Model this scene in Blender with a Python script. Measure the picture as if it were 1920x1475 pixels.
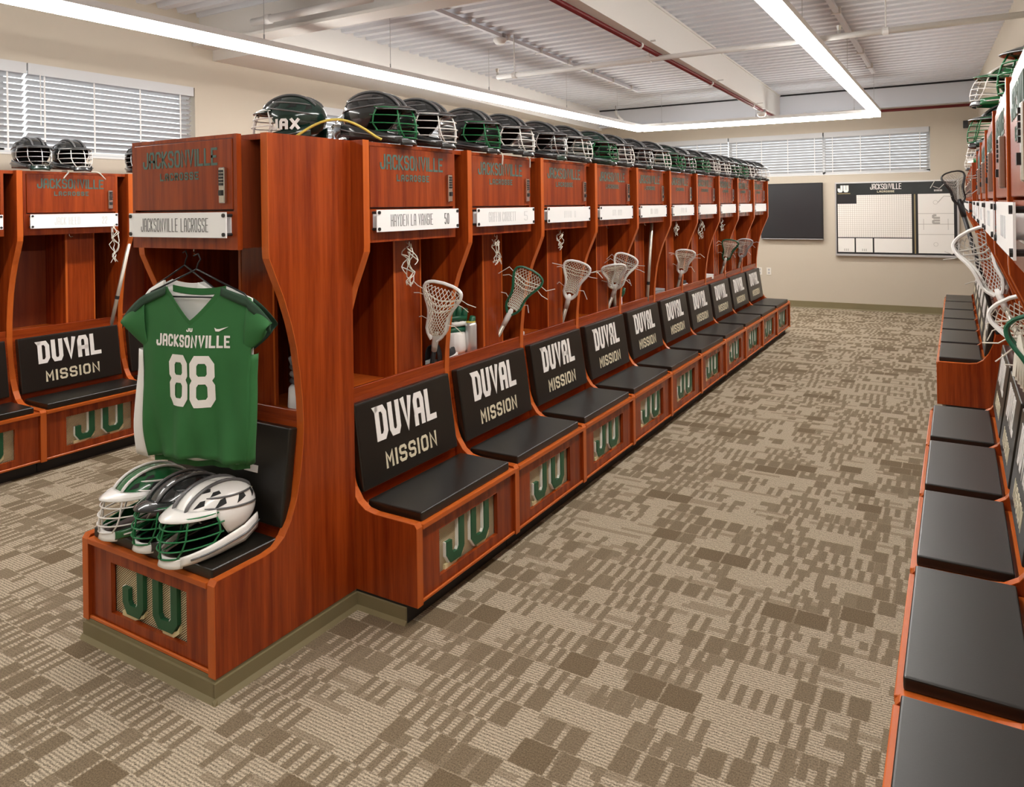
import bpy, bmesh, math, random
from mathutils import Vector, Matrix
random.seed(7)
R = math.radians
for o in list(bpy.data.objects): bpy.data.objects.remove(o)
SC = bpy.context.scene
COL = SC.collection

# ------------------------------------------------------------------ camera, world, exposure
cam_d = bpy.data.cameras.new('camera')
cam = bpy.data.objects.new('camera', cam_d); COL.objects.link(cam)
cam_d.sensor_width = 36.0
cam_d.lens = 1398.0 * 36.0 / 1920.0
cam_d.shift_y = -(737.5 - 387.87) / 1920.0
cam_d.clip_start = 0.05
yaw, roll = 0.5379, -0.0144
fw = Vector((-math.sin(yaw), math.cos(yaw), 0)); rt0 = Vector((math.cos(yaw), math.sin(yaw), 0)); up0 = Vector((0, 0, 1))
rt = rt0 * math.cos(roll) + up0 * math.sin(roll); up = -rt0 * math.sin(roll) + up0 * math.cos(roll)
M = Matrix.Identity(4)
for i in range(3): M[i][0] = rt[i]; M[i][1] = up[i]; M[i][2] = -fw[i]
M.translation = (0, 0, 1.651)
cam.matrix_world = M
SC.camera = cam
SC.view_settings.view_transform = 'Standard'; SC.view_settings.look = 'None'
SC.view_settings.gamma = 1.0; SC.view_settings.use_curve_mapping = False
SC.view_settings.exposure = 1.25
LIGHT = 24.0            # radiance of the pendant lenses (they throw their light down)
SC.cycles.max_bounces = 8; SC.cycles.diffuse_bounces = 5; SC.cycles.glossy_bounces = 3; SC.cycles.transmission_bounces = 4
w = bpy.data.worlds.new('overcast_sky'); SC.world = w; w.use_nodes = True
bg = w.node_tree.nodes['Background']; bg.inputs[0].default_value = (0.86, 0.93, 1.0, 1); bg.inputs[1].default_value = 1.3

# ------------------------------------------------------------------ materials
MAT = {}
def nt(name):
    m = bpy.data.materials.new(name); m.use_nodes = True
    MAT[name] = m
    return m, m.node_tree.nodes, m.node_tree.links, m.node_tree.nodes['Principled BSDF']
def simple(name, col, rough=0.5, metal=0.0, noise=0.0, scale=30, bump=0.0, coat=0.0, spec=None, emit=None, trans=0.0):
    m, N, L, b = nt(name)
    b.inputs['Base Color'].default_value = (*col, 1); b.inputs['Roughness'].default_value = rough
    b.inputs['Metallic'].default_value = metal
    b.inputs['Coat Weight'].default_value = coat
    if spec is not None: b.inputs['Specular IOR Level'].default_value = spec
    if trans: b.inputs['Transmission Weight'].default_value = trans
    if emit: b.inputs['Emission Color'].default_value = (*emit[0], 1); b.inputs['Emission Strength'].default_value = emit[1]
    if noise or bump:
        tc = N.new('ShaderNodeTexCoord'); nz = N.new('ShaderNodeTexNoise'); nz.inputs['Scale'].default_value = scale; nz.inputs['Detail'].default_value = 4
        L.new(tc.outputs['Object'], nz.inputs['Vector'])
        if noise:
            mx = N.new('ShaderNodeMix'); mx.data_type = 'RGBA'
            mx.inputs[6].default_value = (*[c * (1 - noise) for c in col], 1); mx.inputs[7].default_value = (*[min(1, c * (1 + noise)) for c in col], 1)
            L.new(nz.outputs['Fac'], mx.inputs[0]); L.new(mx.outputs[2], b.inputs['Base Color'])
        if bump:
            bp = N.new('ShaderNodeBump'); bp.inputs['Strength'].default_value = bump; bp.inputs['Distance'].default_value = 0.002
            L.new(nz.outputs['Fac'], bp.inputs['Height']); L.new(bp.outputs[0], b.inputs['Normal'])
    return m
def wood(name, c0, c1, rough=0.32, sx=22.0, horiz=False):
    m, N, L, b = nt(name)
    tc = N.new('ShaderNodeTexCoord'); mp = N.new('ShaderNodeMapping'); mp.inputs['Scale'].default_value = (1.1, sx, sx) if horiz else (sx, sx, 1.1)
    oi = N.new('ShaderNodeObjectInfo'); ad = N.new('ShaderNodeVectorMath'); ad.operation = 'ADD'
    cx = N.new('ShaderNodeCombineXYZ'); ml = N.new('ShaderNodeMath'); ml.operation = 'MULTIPLY'; ml.inputs[1].default_value = 37.0
    L.new(oi.outputs['Random'], ml.inputs[0]); L.new(ml.outputs[0], cx.inputs[0]); L.new(ml.outputs[0], cx.inputs[2])
    L.new(tc.outputs['Object'], mp.inputs['Vector']); L.new(mp.outputs[0], ad.inputs[0]); L.new(cx.outputs[0], ad.inputs[1])
    n1 = N.new('ShaderNodeTexNoise'); n1.inputs['Scale'].default_value = 1.0; n1.inputs['Detail'].default_value = 5; n1.inputs['Roughness'].default_value = 0.6
    L.new(ad.outputs[0], n1.inputs['Vector'])
    n2 = N.new('ShaderNodeTexNoise'); n2.inputs['Scale'].default_value = 7.0; n2.inputs['Detail'].default_value = 3
    L.new(ad.outputs[0], n2.inputs['Vector'])
    r = N.new('ShaderNodeValToRGB'); r.color_ramp.elements[0].position = 0.32; r.color_ramp.elements[1].position = 0.68
    r.color_ramp.elements[0].color = (*c0, 1); r.color_ramp.elements[1].color = (*c1, 1)
    av = N.new('ShaderNodeMath'); av.operation = 'MULTIPLY_ADD'; av.inputs[1].default_value = 0.22; 
    sb = N.new('ShaderNodeMath'); sb.operation = 'SUBTRACT'; sb.inputs[1].default_value = 0.11
    L.new(n1.outputs['Fac'], sb.inputs[0]); L.new(n2.outputs['Fac'], av.inputs[0]); L.new(sb.outputs[0], av.inputs[2])
    L.new(av.outputs[0], r.inputs[0]); L.new(r.outputs[0], b.inputs['Base Color'])
    b.inputs['Roughness'].default_value = rough; b.inputs['Specular IOR Level'].default_value = 0.4
    return m
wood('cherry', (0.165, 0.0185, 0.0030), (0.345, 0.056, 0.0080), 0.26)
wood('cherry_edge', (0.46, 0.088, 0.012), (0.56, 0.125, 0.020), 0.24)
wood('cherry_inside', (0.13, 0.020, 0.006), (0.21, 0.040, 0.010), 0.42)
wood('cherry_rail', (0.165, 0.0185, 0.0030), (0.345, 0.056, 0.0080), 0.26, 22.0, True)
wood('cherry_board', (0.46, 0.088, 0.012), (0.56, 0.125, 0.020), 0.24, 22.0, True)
simple('black_vinyl', (0.0085, 0.0070, 0.0048), 0.35, noise=0.12, scale=160, bump=0.06, spec=0.6)
simple('white_print', (0.86, 0.83, 0.80), 0.5)
simple('cream_print', (0.70, 0.63, 0.46), 0.5)
simple('door_print', (0.055, 0.115, 0.090), 0.5)
simple('ju_green', (0.010, 0.085, 0.035), 0.35)
simple('ju_white', (0.86, 0.85, 0.80), 0.4)
simple('ju_cream', (0.72, 0.63, 0.36), 0.4)
simple('plate_white', (0.90, 0.91, 0.91), 0.22)
simple('plate_back', (0.80, 0.82, 0.84), 0.12)
simple('plate_ink', (0.12, 0.12, 0.12), 0.5)
simple('plate_ink_faint', (0.62, 0.63, 0.64), 0.5)
simple('black_metal', (0.012, 0.012, 0.013), 0.35)
simple('chrome', (0.62, 0.61, 0.58), 0.22, metal=1.0)
simple('olive_base', (0.20, 0.165, 0.085), 0.5, noise=0.1, scale=6)
simple('black_kick', (0.012, 0.010, 0.009), 0.6)
simple('wall_paint', (0.535, 0.475, 0.385), 0.75, noise=0.02, scale=4)
simple('ceiling_paint', (0.70, 0.72, 0.765), 0.6)
simple('beam_paint', (0.74, 0.72, 0.685), 0.6)
simple('white_paint', (0.72, 0.71, 0.69), 0.5)
simple('blind_white', (0.55, 0.56, 0.57), 0.45)
simple('red_pipe', (0.16, 0.010, 0.012), 0.4)
simple('glass', (1, 1, 1), 0.03, trans=1.0)
simple('diffuser', (1, 1, 1), 0.5, emit=((1.0, 0.965, 0.915), LIGHT))
simple('side_lens', (1, 1, 1), 0.5, emit=((1.0, 0.965, 0.915), 6.5))
simple('aluminium', (0.62, 0.62, 0.62), 0.35, metal=0.7)
simple('screen_black', (0.028, 0.030, 0.033), 0.28)
simple('bezel', (0.012, 0.012, 0.013), 0.4)
simple('board_white', (0.86, 0.84, 0.80), 0.25)
simple('board_band', (0.014, 0.018, 0.018), 0.35, noise=0.9, scale=3)
simple('board_line', (0.42, 0.40, 0.37), 0.4)
simple('board_gold', (0.30, 0.24, 0.12), 0.4)
simple('shell_black', (0.020, 0.022, 0.023), 0.22, coat=0.8)
simple('shell_darkgreen', (0.008, 0.030, 0.022), 0.18, coat=0.6)
simple('shell_green', (0.010, 0.12, 0.035), 0.22, coat=0.6)
simple('shell_white', (0.85, 0.83, 0.80), 0.25, coat=0.4)
simple('shell_grey', (0.13, 0.13, 0.135), 0.22, coat=0.5)
simple('wire_white', (0.82, 0.79, 0.76), 0.35)
simple('wire_green', (0.012, 0.17, 0.055), 0.35)
simple('wire_steel', (0.55, 0.56, 0.56), 0.25, metal=0.8)
simple('pad_black', (0.012, 0.012, 0.012), 0.8)
simple('string', (0.74, 0.70, 0.60), 0.8)
simple('string_grey', (0.50, 0.48, 0.44), 0.8)
simple('plastic_white', (0.80, 0.79, 0.76), 0.3)
simple('plastic_grey', (0.42, 0.42, 0.43), 0.35)
simple('plastic_green', (0.012, 0.10, 0.05), 0.35)
simple('shaft_alu', (0.55, 0.51, 0.43), 0.35, metal=0.6)
simple('shaft_black', (0.015, 0.015, 0.016), 0.35)
simple('tape_black', (0.015, 0.015, 0.015), 0.8)
simple('cloth_green', (0.022, 0.135, 0.033), 0.75, noise=0.08, scale=14)
simple('cloth_darkgreen', (0.014, 0.045, 0.022), 0.75)
simple('cloth_white', (0.80, 0.79, 0.76), 0.8)
simple('cloth_grey', (0.30, 0.30, 0.31), 0.85)
simple('cloth_black', (0.02, 0.02, 0.022), 0.85)
simple('can_silver', (0.72, 0.72, 0.72), 0.3, metal=0.6)
simple('bottle_white', (0.78, 0.77, 0.74), 0.3)
simple('bottle_red', (0.32, 0.03, 0.02), 0.35)
simple('cap_grey', (0.30, 0.30, 0.30), 0.4)
simple('yellow_hose', (0.62, 0.47, 0.08), 0.4)
simple('beige_plate', (0.74, 0.71, 0.64), 0.4)
def grille_mat():
    m, N, L, b = nt('tan_grille')
    tc = N.new('ShaderNodeTexCoord'); sp = N.new('ShaderNodeSeparateXYZ'); L.new(tc.outputs['Object'], sp.inputs[0])
    a = N.new('ShaderNodeMath'); a.operation = 'MULTIPLY'; a.inputs[1].default_value = 0.75; L.new(sp.outputs[0], a.inputs[0])
    s = N.new('ShaderNodeMath'); s.operation = 'SUBTRACT'; L.new(sp.outputs[2], s.inputs[0]); L.new(a.outputs[0], s.inputs[1])
    k = N.new('ShaderNodeMath'); k.operation = 'MULTIPLY'; k.inputs[1].default_value = 2 * math.pi / 0.0085; L.new(s.outputs[0], k.inputs[0])
    sn = N.new('ShaderNodeMath'); sn.operation = 'SINE'; L.new(k.outputs[0], sn.inputs[0])
    r = N.new('ShaderNodeValToRGB'); mr = N.new('ShaderNodeMapRange'); mr.inputs[1].default_value = -1; mr.inputs[2].default_value = 1; L.new(sn.outputs[0], mr.inputs[0])
    r.color_ramp.elements[0].position = 0.28; r.color_ramp.elements[1].position = 0.5
    r.color_ramp.elements[0].color = (0.085, 0.06, 0.03, 1); r.color_ramp.elements[1].color = (0.80, 0.66, 0.42, 1)
    L.new(mr.outputs[0], r.inputs[0]); L.new(r.outputs[0], b.inputs['Base Color']); b.inputs['Roughness'].default_value = 0.5
    bp = N.new('ShaderNodeBump'); bp.inputs['Strength'].default_value = 0.6; bp.inputs['Distance'].default_value = 0.003; L.new(mr.outputs[0], bp.inputs['Height']); L.new(bp.outputs[0], b.inputs['Normal'])
grille_mat()
def grid_mat():
    m, N, L, b = nt('board_grid')
    tc = N.new('ShaderNodeTexCoord'); sp = N.new('ShaderNodeSeparateXYZ'); L.new(tc.outputs['Object'], sp.inputs[0])
    outs = []
    for ax, pitch in ((0, 0.030), (2, 0.030)):
        d = N.new('ShaderNodeMath'); d.operation = 'DIVIDE'; d.inputs[1].default_value = pitch; L.new(sp.outputs[ax], d.inputs[0])
        f = N.new('ShaderNodeMath'); f.operation = 'FRACT'; L.new(d.outputs[0], f.inputs[0])
        g = N.new('ShaderNodeMath'); g.operation = 'LESS_THAN'; g.inputs[1].default_value = 0.16; L.new(f.outputs[0], g.inputs[0]); outs.append(g)
    mx = N.new('ShaderNodeMath'); mx.operation = 'MAXIMUM'; L.new(outs[0].outputs[0], mx.inputs[0]); L.new(outs[1].outputs[0], mx.inputs[1])
    c = N.new('ShaderNodeMix'); c.data_type = 'RGBA'; c.inputs[6].default_value = (0.86, 0.83, 0.78, 1); c.inputs[7].default_value = (0.55, 0.50, 0.45, 1)
    L.new(mx.outputs[0], c.inputs[0]); L.new(c.outputs[2], b.inputs['Base Color']); b.inputs['Roughness'].default_value = 0.25
grid_mat()
def carpet_mat():
    m, N, L, b = nt('carpet')
    tc = N.new('ShaderNodeTexCoord'); sp = N.new('ShaderNodeSeparateXYZ'); L.new(tc.outputs['Object'], sp.inputs[0])
    def math_(op, a, bb=None, c=None):
        n = N.new('ShaderNodeMath'); n.operation = op
        for i, v in enumerate((a, bb, c)):
            if v is None: continue
            if isinstance(v, (int, float)): n.inputs[i].default_value = v
            else: L.new(v, n.inputs[i])
        return n.outputs[0]
    x, y = sp.outputs[0], sp.outputs[1]
    # slight wobble so edges are soft like yarn
    wn = N.new('ShaderNodeTexNoise'); wn.inputs['Scale'].default_value = 80; L.new(tc.outputs['Object'], wn.inputs['Vector'])
    wob = math_('MULTIPLY', math_('SUBTRACT', wn.outputs['Fac'], 0.5), 0.012)
    x = math_('ADD', x, wob); y = math_('ADD', y, wob)
    def cell(px, py, seed, brick=0.0):
        iy = math_('FLOOR', math_('DIVIDE', y, py))
        xs = x
        if brick:
            off = N.new('ShaderNodeTexWhiteNoise'); off.noise_dimensions = '1D'; L.new(math_('ADD', iy, seed * 3.1), off.inputs['W'])
            xs = math_('ADD', x, math_('MULTIPLY', off.outputs['Value'], brick))
        ix = math_('FLOOR', math_('DIVIDE', xs, px))
        cb = N.new('ShaderNodeCombineXYZ'); L.new(ix, cb.inputs[0]); L.new(iy, cb.inputs[1]); cb.inputs[2].default_value = seed
        wnz = N.new('ShaderNodeTexWhiteNoise'); wnz.noise_dimensions = '3D'; L.new(cb.outputs[0], wnz.inputs['Vector'])
        return wnz.outputs['Value']
    RH = 0.118                                                                     # height of a woven row
    iy = math_('FLOOR', math_('DIVIDE', y, RH)); fy = math_('FRACT', math_('DIVIDE', y, RH))
    ro = N.new('ShaderNodeTexWhiteNoise'); ro.noise_dimensions = '1D'; L.new(iy, ro.inputs['W']); xo = math_('ADD', x, math_('MULTIPLY', ro.outputs['Value'], 0.7))
    def block(px, seed):
        cb = N.new('ShaderNodeCombineXYZ'); L.new(math_('FLOOR', math_('DIVIDE', xo, px)), cb.inputs[0]); L.new(iy, cb.inputs[1]); cb.inputs[2].default_value = seed
        q = N.new('ShaderNodeTexWhiteNoise'); q.noise_dimensions = '3D'; L.new(cb.outputs[0], q.inputs['Vector']); return q.outputs['Value']
    def soft(v, edge, wd): 
        mr = N.new('ShaderNodeMapRange'); mr.interpolation_type = 'SMOOTHSTEP'; mr.inputs[1].default_value = edge - wd; mr.inputs[2].default_value = edge + wd; L.new(v, mr.inputs[0]); return mr.outputs[0]
    tri = lambda px: math_('ABSOLUTE', math_('SUBTRACT', math_('FRACT', math_('DIVIDE', xo, px)), 0.5))     # 0 in the middle of a cell, .5 at its edge
    inv = lambda v: math_('SUBTRACT', 1.0, v)
    thin = math_('MULTIPLY', inv(soft(tri(0.05), 0.27, 0.06)), math_('GREATER_THAN', block(0.05, 11.0), 0.22))
    fat_ = math_('MULTIPLY', inv(soft(tri(0.0833), 0.40, 0.05)), math_('GREATER_THAN', block(0.0833, 12.0), 0.42))
    solid_ = math_('MULTIPLY', inv(soft(tri(0.125), 0.485, 0.03)), math_('GREATER_THAN', block(0.125, 13.0), 0.45))
    sel = block(0.25, 3.0)
    is_thin = math_('GREATER_THAN', sel, 0.48); is_fat = math_('MULTIPLY', inv(is_thin), math_('GREATER_THAN', sel, 0.27)); is_sol = math_('MULTIPLY', math_('LESS_THAN', sel, 0.27), math_('GREATER_THAN', sel, 0.10))
    gap = inv(soft(math_('ABSOLUTE', math_('SUBTRACT', fy, 0.5)), 0.487, 0.02))
    rb = math_('MULTIPLY', math_('GREATER_THAN', cell(0.03, 0.059, 21.0, 0.1), 0.60), math_('GREATER_THAN', cell(0.21, 0.118, 22.0, 0.5), 0.60))   # irregular short bars
    p1 = math_('ADD', math_('ADD', math_('MULTIPLY', is_thin, math_('MULTIPLY', thin, 0.85)), math_('MULTIPLY', is_fat, math_('MULTIPLY', fat_, 0.9))), math_('MULTIPLY', is_sol, solid_))
    line = math_('GREATER_THAN', cell(0.18, 0.0295, 5.0, 0.5), 0.86)             # short cross lines
    pat = math_('MINIMUM', 1.0, math_('MAXIMUM', math_('MAXIMUM', math_('MULTIPLY', p1, gap), math_('MULTIPLY', rb, 0.8)), math_('MULTIPLY', line, 0.55)))
    rib = math_('MULTIPLY_ADD', math_('SINE', math_('MULTIPLY', y, 2 * math.pi / 0.0125)), 0.5, 0.5)
    sp2 = N.new('ShaderNodeTexNoise'); sp2.inputs['Scale'].default_value = 210; sp2.inputs['Detail'].default_value = 2; L.new(tc.outputs['Object'], sp2.inputs['Vector'])
    mix = N.new('ShaderNodeMix'); mix.data_type = 'RGBA'; mix.inputs[6].default_value = (0.50, 0.415, 0.305, 1); mix.inputs[7].default_value = (0.165, 0.123, 0.076, 1)
    L.new(pat, mix.inputs[0])
    amp = math_('MULTIPLY_ADD', math_('SUBTRACT', 1.0, pat), 0.46, 0.06)
    k = math_('ADD', math_('SUBTRACT', 1.0, math_('MULTIPLY', rib, amp)), math_('MULTIPLY', math_('SUBTRACT', sp2.outputs['Fac'], 0.5), 1.5))
    vm = N.new('ShaderNodeVectorMath'); vm.operation = 'SCALE'; L.new(mix.outputs[2], vm.inputs[0]); L.new(k, vm.inputs['Scale'])
    L.new(vm.outputs[0], b.inputs['Base Color']); b.inputs['Roughness'].default_value = 0.95; b.inputs['Specular IOR Level'].default_value = 0.1
    bp = N.new('ShaderNodeBump'); bp.inputs['Strength'].default_value = 0.5; bp.inputs['Distance'].default_value = 0.004
    L.new(math_('ADD', math_('MULTIPLY', rib, 0.5), sp2.outputs['Fac']), bp.inputs['Height']); L.new(bp.outputs[0], b.inputs['Normal'])
carpet_mat()

# ------------------------------------------------------------------ mesh helpers
def box(bm, x0, x1, y0, y1, z0, z1):
    v = [bm.verts.new((x, y, z)) for x in (x0, x1) for y in (y0, y1) for z in (z0, z1)]
    for f in ((0, 1, 3, 2), (4, 6, 7, 5), (0, 4, 5, 1), (2, 3, 7, 6), (0, 2, 6, 4), (1, 5, 7, 3)): bm.faces.new([v[i] for i in f])
    return v
def prism(bm, pts, a, b, axis='x'):
    """extrude a 2-D outline along an axis; outline = (y,z) for x, (x,z) for y, (x,y) for z"""
    def mk(p, t): return {'x': (t, p[0], p[1]), 'y': (p[0], t, p[1]), 'z': (p[0], p[1], t)}[axis]
    A = [bm.verts.new(mk(p, a)) for p in pts]; B = [bm.verts.new(mk(p, b)) for p in pts]
    n = len(pts)
    bm.faces.new(A); bm.faces.new(B[::-1])
    for i in range(n): bm.faces.new((A[i], B[i], B[(i + 1) % n], A[(i + 1) % n]))
def tube(bm, pts, r, n=6, closed=False, caps=True):
    pts = [Vector(p) for p in pts]; m = len(pts); rings = []
    def tan(i):
        if closed: return (pts[(i + 1) % m] - pts[i - 1]).normalized()
        return (pts[min(i + 1, m - 1)] - pts[max(i - 1, 0)]).normalized()
    t0 = tan(0); ref = Vector((0, 0, 1)) if abs(t0.z) < 0.9 else Vector((1, 0, 0))
    nrm = t0.cross(ref).normalized()
    for i in range(m):
        t = tan(i); nrm = (nrm - t * nrm.dot(t))
        nrm = nrm.normalized() if nrm.length > 1e-6 else t.orthogonal().normalized()
        bi = t.cross(nrm); rr = r[i] if isinstance(r, (list, tuple)) else r
        rings.append([bm.verts.new(pts[i] + (nrm * math.cos(k * 2 * math.pi / n) + bi * math.sin(k * 2 * math.pi / n)) * rr) for k in range(n)])
    for i in range(m if closed else m - 1):
        a, b = rings[i], rings[(i + 1) % m]
        for k in range(n): bm.faces.new((a[k], a[(k + 1) % n], b[(k + 1) % n], b[k]))
    if caps and not closed: bm.faces.new(rings[0][::-1]); bm.faces.new(rings[-1])
def lathe(bm, prof, n=20):
    rings = [[bm.verts.new((r * math.cos(k * 2 * math.pi / n), r * math.sin(k * 2 * math.pi / n), z)) for k in range(n)] for r, z in prof]
    for a, b in zip(rings, rings[1:]):
        for k in range(n): bm.faces.new((a[k], a[(k + 1) % n], b[(k + 1) % n], b[k]))
    bm.faces.new(rings[0][::-1]); bm.faces.new(rings[-1])
def grid(bm, fn, nu, nv):
    V = [[bm.verts.new(fn(i / nu, j / nv)) for j in range(nv + 1)] for i in range(nu + 1)]
    for i in range(nu):
        for j in range(nv): bm.faces.new((V[i][j], V[i + 1][j], V[i + 1][j + 1], V[i][j + 1]))
    return V
def finish(bm, name, mat, smooth=False, bevel=0.0, seg=2, solid=0.0):
    if solid:
        bmesh.ops.recalc_face_normals(bm, faces=bm.faces[:])
        bmesh.ops.solidify(bm, geom=bm.faces[:], thickness=solid)
    if bevel:
        bmesh.ops.bevel(bm, geom=[e for e in bm.edges], offset=bevel, segments=seg, affect='EDGES', profile=0.6, clamp_overlap=True)
    bmesh.ops.recalc_face_normals(bm, faces=bm.faces[:])
    me = bpy.data.meshes.new(name); bm.to_mesh(me); bm.free()
    me.materials.append(MAT[mat])
    if smooth:
        for p in me.polygons: p.use_smooth = True
    return me
def smooth_angle(me, ang=35):
    for p in me.polygons: p.use_smooth = True
    try: me.set_sharp_from_angle(angle=R(ang))
    except Exception: pass
    return me
def obj(name, me, parent=None, loc=(0, 0, 0), rot=(0, 0, 0)):
    o = bpy.data.objects.new(name, me); COL.objects.link(o); o.parent = parent; o.location = loc; o.rotation_euler = rot
    return o
def part(name, fn, mat, parent, loc=(0, 0, 0), rot=(0, 0, 0), **k):
    bm = bmesh.new(); fn(bm); return obj(name, finish(bm, name, mat, **k), parent, loc, rot)
def boxes(name, mat, parent, *bs, loc=(0, 0, 0), rot=(0, 0, 0), **k):
    def f(bm):
        for b in bs: box(bm, *b)
    return part(name, f, mat, parent, loc, rot, **k)
def tag(o, label=None, cat=None, group=None, kind=None):
    if label: o['label'] = label
    if cat: o['category'] = cat
    if group: o['group'] = group
    if kind: o['kind'] = kind
    return o
def thing(name, label, cat, loc=(0, 0, 0), rotz=0.0, group=None):
    o = bpy.data.objects.new(name, None); COL.objects.link(o); o.empty_display_size = 0.1
    o.location = loc; o.rotation_euler = (0, 0, rotz)
    return tag(o, label, cat, group)
def copy_tree(o, parent=None):
    kids = [c for c in o.children]
    c = o.copy(); COL.objects.link(c); c.parent = parent
    for ch in kids: copy_tree(ch, c)
    return c
def struct(name, me, label=None): return tag(obj(name, me), label, None, None, 'structure')
def sbox(name, mat, *bs, label=None):
    bm = bmesh.new()
    for b in bs: box(bm, *b)
    return struct(name, finish(bm, name, mat), label)

# ------------------------------------------------------------------ block lettering drawn as strokes
G = {
 'A': ([[(0, 0), (0, .82), (.18, 1), (.82, 1), (1, .82), (1, 0)], [(0, .42), (1, .42)]], []),
 'B': ([[(0, .5), (.85, .5)]], [[(0, 0), (0, 1), (.82, 1), (1, .88), (1, .62), (.86, .5), (1, .38), (1, .12), (.82, 0)]]),
 'C': ([[(1, .76), (1, .86), (.8, 1), (.2, 1), (0, .86), (0, .14), (.2, 0), (.8, 0), (1, .14), (1, .24)]], []),
 'D': ([], [[(0, 0), (0, 1), (.72, 1), (1, .82), (1, .18), (.72, 0)]]),
 'E': ([[(1, 1), (0, 1), (0, 0), (1, 0)], [(0, .5), (.8, .5)]], []),
 'F': ([[(1, 1), (0, 1), (0, 0)], [(0, .5), (.8, .5)]], []),
 'G': ([[(1, .68), (1, .86), (.8, 1), (.2, 1), (0, .86), (0, .14), (.2, 0), (.8, 0), (1, .14), (1, .46), (.55, .46)]], []),
 'H': ([[(0, 0), (0, 1)], [(1, 0), (1, 1)], [(0, .5), (1, .5)]], []),
 'I': ([[(.5, 0), (.5, 1)]], []),
 'J': ([[(1, 1), (1, .16), (.8, 0), (.2, 0), (0, .16), (0, .36)]], []),
 'K': ([[(0, 0), (0, 1)], [(1, 1), (.12, .5), (1, 0)]], []),
 'L': ([[(0, 1), (0, 0), (1, 0)]], []),
 'M': ([[(0, 0), (0, 1), (.5, .4), (1, 1), (1, 0)]], []),
 'N': ([[(0, 0), (0, 1), (1, 0), (1, 1)]], []),
 'O': ([], [[(.2, 0), (.8, 0), (1, .16), (1, .84), (.8, 1), (.2, 1), (0, .84), (0, .16)]]),
 'R': ([[(0, 0), (0, 1), (.82, 1), (1, .88), (1, .6), (.82, .48), (0, .48)], [(.5, .48), (1, 0)]], []),
 'S': ([[(1, .80), (1, .87), (.82, 1), (.18, 1), (0, .87), (0, .64), (.18, .52), (.82, .48), (1, .36), (1, .13), (.82, 0), (.18, 0), (0, .13), (0, .20)]], []),
 'T': ([[(0, 1), (1, 1)], [(.5, 1), (.5, 0)]], []),
 'U': ([[(0, 1), (0, .16), (.2, 0), (.8, 0), (1, .16), (1, 1)]], []),
 'V': ([[(0, 1), (.5, 0), (1, 1)]], []),
 'X': ([[(0, 0), (1, 1)], [(0, 1), (1, 0)]], []),
 'Y': ([[(0, 1), (.5, .48), (1, 1)], [(.5, .48), (.5, 0)]], []),
 '0': ([], [[(.2, 0), (.8, 0), (1, .16), (1, .84), (.8, 1), (.2, 1), (0, .84), (0, .16)]]),
 '2': ([[(0, .7), (0, .87), (.18, 1), (.82, 1), (1, .87), (1, .62), (0, .2), (0, 0), (1, 0)]], []),
 '5': ([[(1, 1), (0, 1), (0, .56), (.8, .56), (1, .42), (1, .14), (.8, 0), (.2, 0), (0, .14)]], []),
 '8': ([], [[(.2, .53), (.8, .53), (1, .64), (1, .88), (.8, 1), (.2, 1), (0, .88), (0, .64)], [(.2, 0), (.8, 0), (1, .12), (1, .40), (.8, .53), (.2, .53), (0, .40), (0, .12)]]),
 '|': ([[(.5, .1), (.5, .9)]], []),
}
NARROW = {'I': 0.0, '|': 0.0}
def stroke(bm, pts, t, y0, y1, closed=False):
    P = [Vector(p) for p in pts]; n = len(P); Lf = []; Rt = []
    if not closed:
        d0 = (P[1] - P[0]).normalized(); P[0] = P[0] - d0 * t / 2
        d1 = (P[-1] - P[-2]).normalized(); P[-1] = P[-1] + d1 * t / 2
    for i in range(n):
        a = P[i] - P[i - 1] if (closed or i > 0) else P[1] - P[0]
        b = P[(i + 1) % n] - P[i] if (closed or i < n - 1) else P[-1] - P[-2]
        a.normalize(); b.normalize()
        na = Vector((-a.y, a.x)); nb = Vector((-b.y, b.x)); m = na + nb
        if m.length < 1e-4: m = na
        m.normalize(); k = min(1.0 / max(0.35, m.dot(na)), 1.45)
        Lf.append(P[i] + m * (t / 2 * k)); Rt.append(P[i] - m * (t / 2 * k))
    for i in range(n if closed else n - 1):
        j = (i + 1) % n
        prism(bm, [(Lf[i].x, Lf[i].y), (Rt[i].x, Rt[i].y), (Rt[j].x, Rt[j].y), (Lf[j].x, Lf[j].y)], y0, y1, 'y')
def glyph(bm, ch, x, z, w, h, t, y0, y1):
    op, cl = G[ch]
    f = lambda p: (x + t / 2 + p[0] * (w - t), z + t / 2 + p[1] * (h - t))
    for s in op: stroke(bm, [f(p) for p in s], t, y0, y1)
    for s in cl: stroke(bm, [f(p) for p in s], t, y0, y1, True)
def text_w(s, w, gap, t):
    return sum((t if c in NARROW else w * .5 if c == ' ' else w) + gap for c in s) - gap
def text(bm, s, cx, z, h, w, t, gap, depth=0.0015):
    """centred on cx, standing on z, facing -y"""
    x = cx - text_w(s, w, gap, t) / 2
    for c in s:
        if c == ' ': x += w * .5 + gap; continue
        cw = t if c in NARROW else w
        glyph(bm, c, x, z, cw if c not in NARROW else t, h, t, -depth, 0.0005); x += cw + gap
def text_part(name, s, mat, parent, width, h, z=0, t=None, loc=(0, 0, 0), rot=(0, 0, 0), cx=0, depth=0.0015, gapk=0.22, label=None):
    # choose the letter width so the line has the asked width
    n = sum(0.3 if c in NARROW else 0.5 if c == ' ' else 1 for c in s) + gapk * (len(s) - 1)
    lw = width / n; t = t or lw * 0.27
    bm = bmesh.new(); text(bm, s, cx, z, h, lw, t, lw * gapk, depth)
    o = obj(name, finish(bm, name, mat), parent, loc, rot)
    if label: o['label'] = label
    return o

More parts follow.
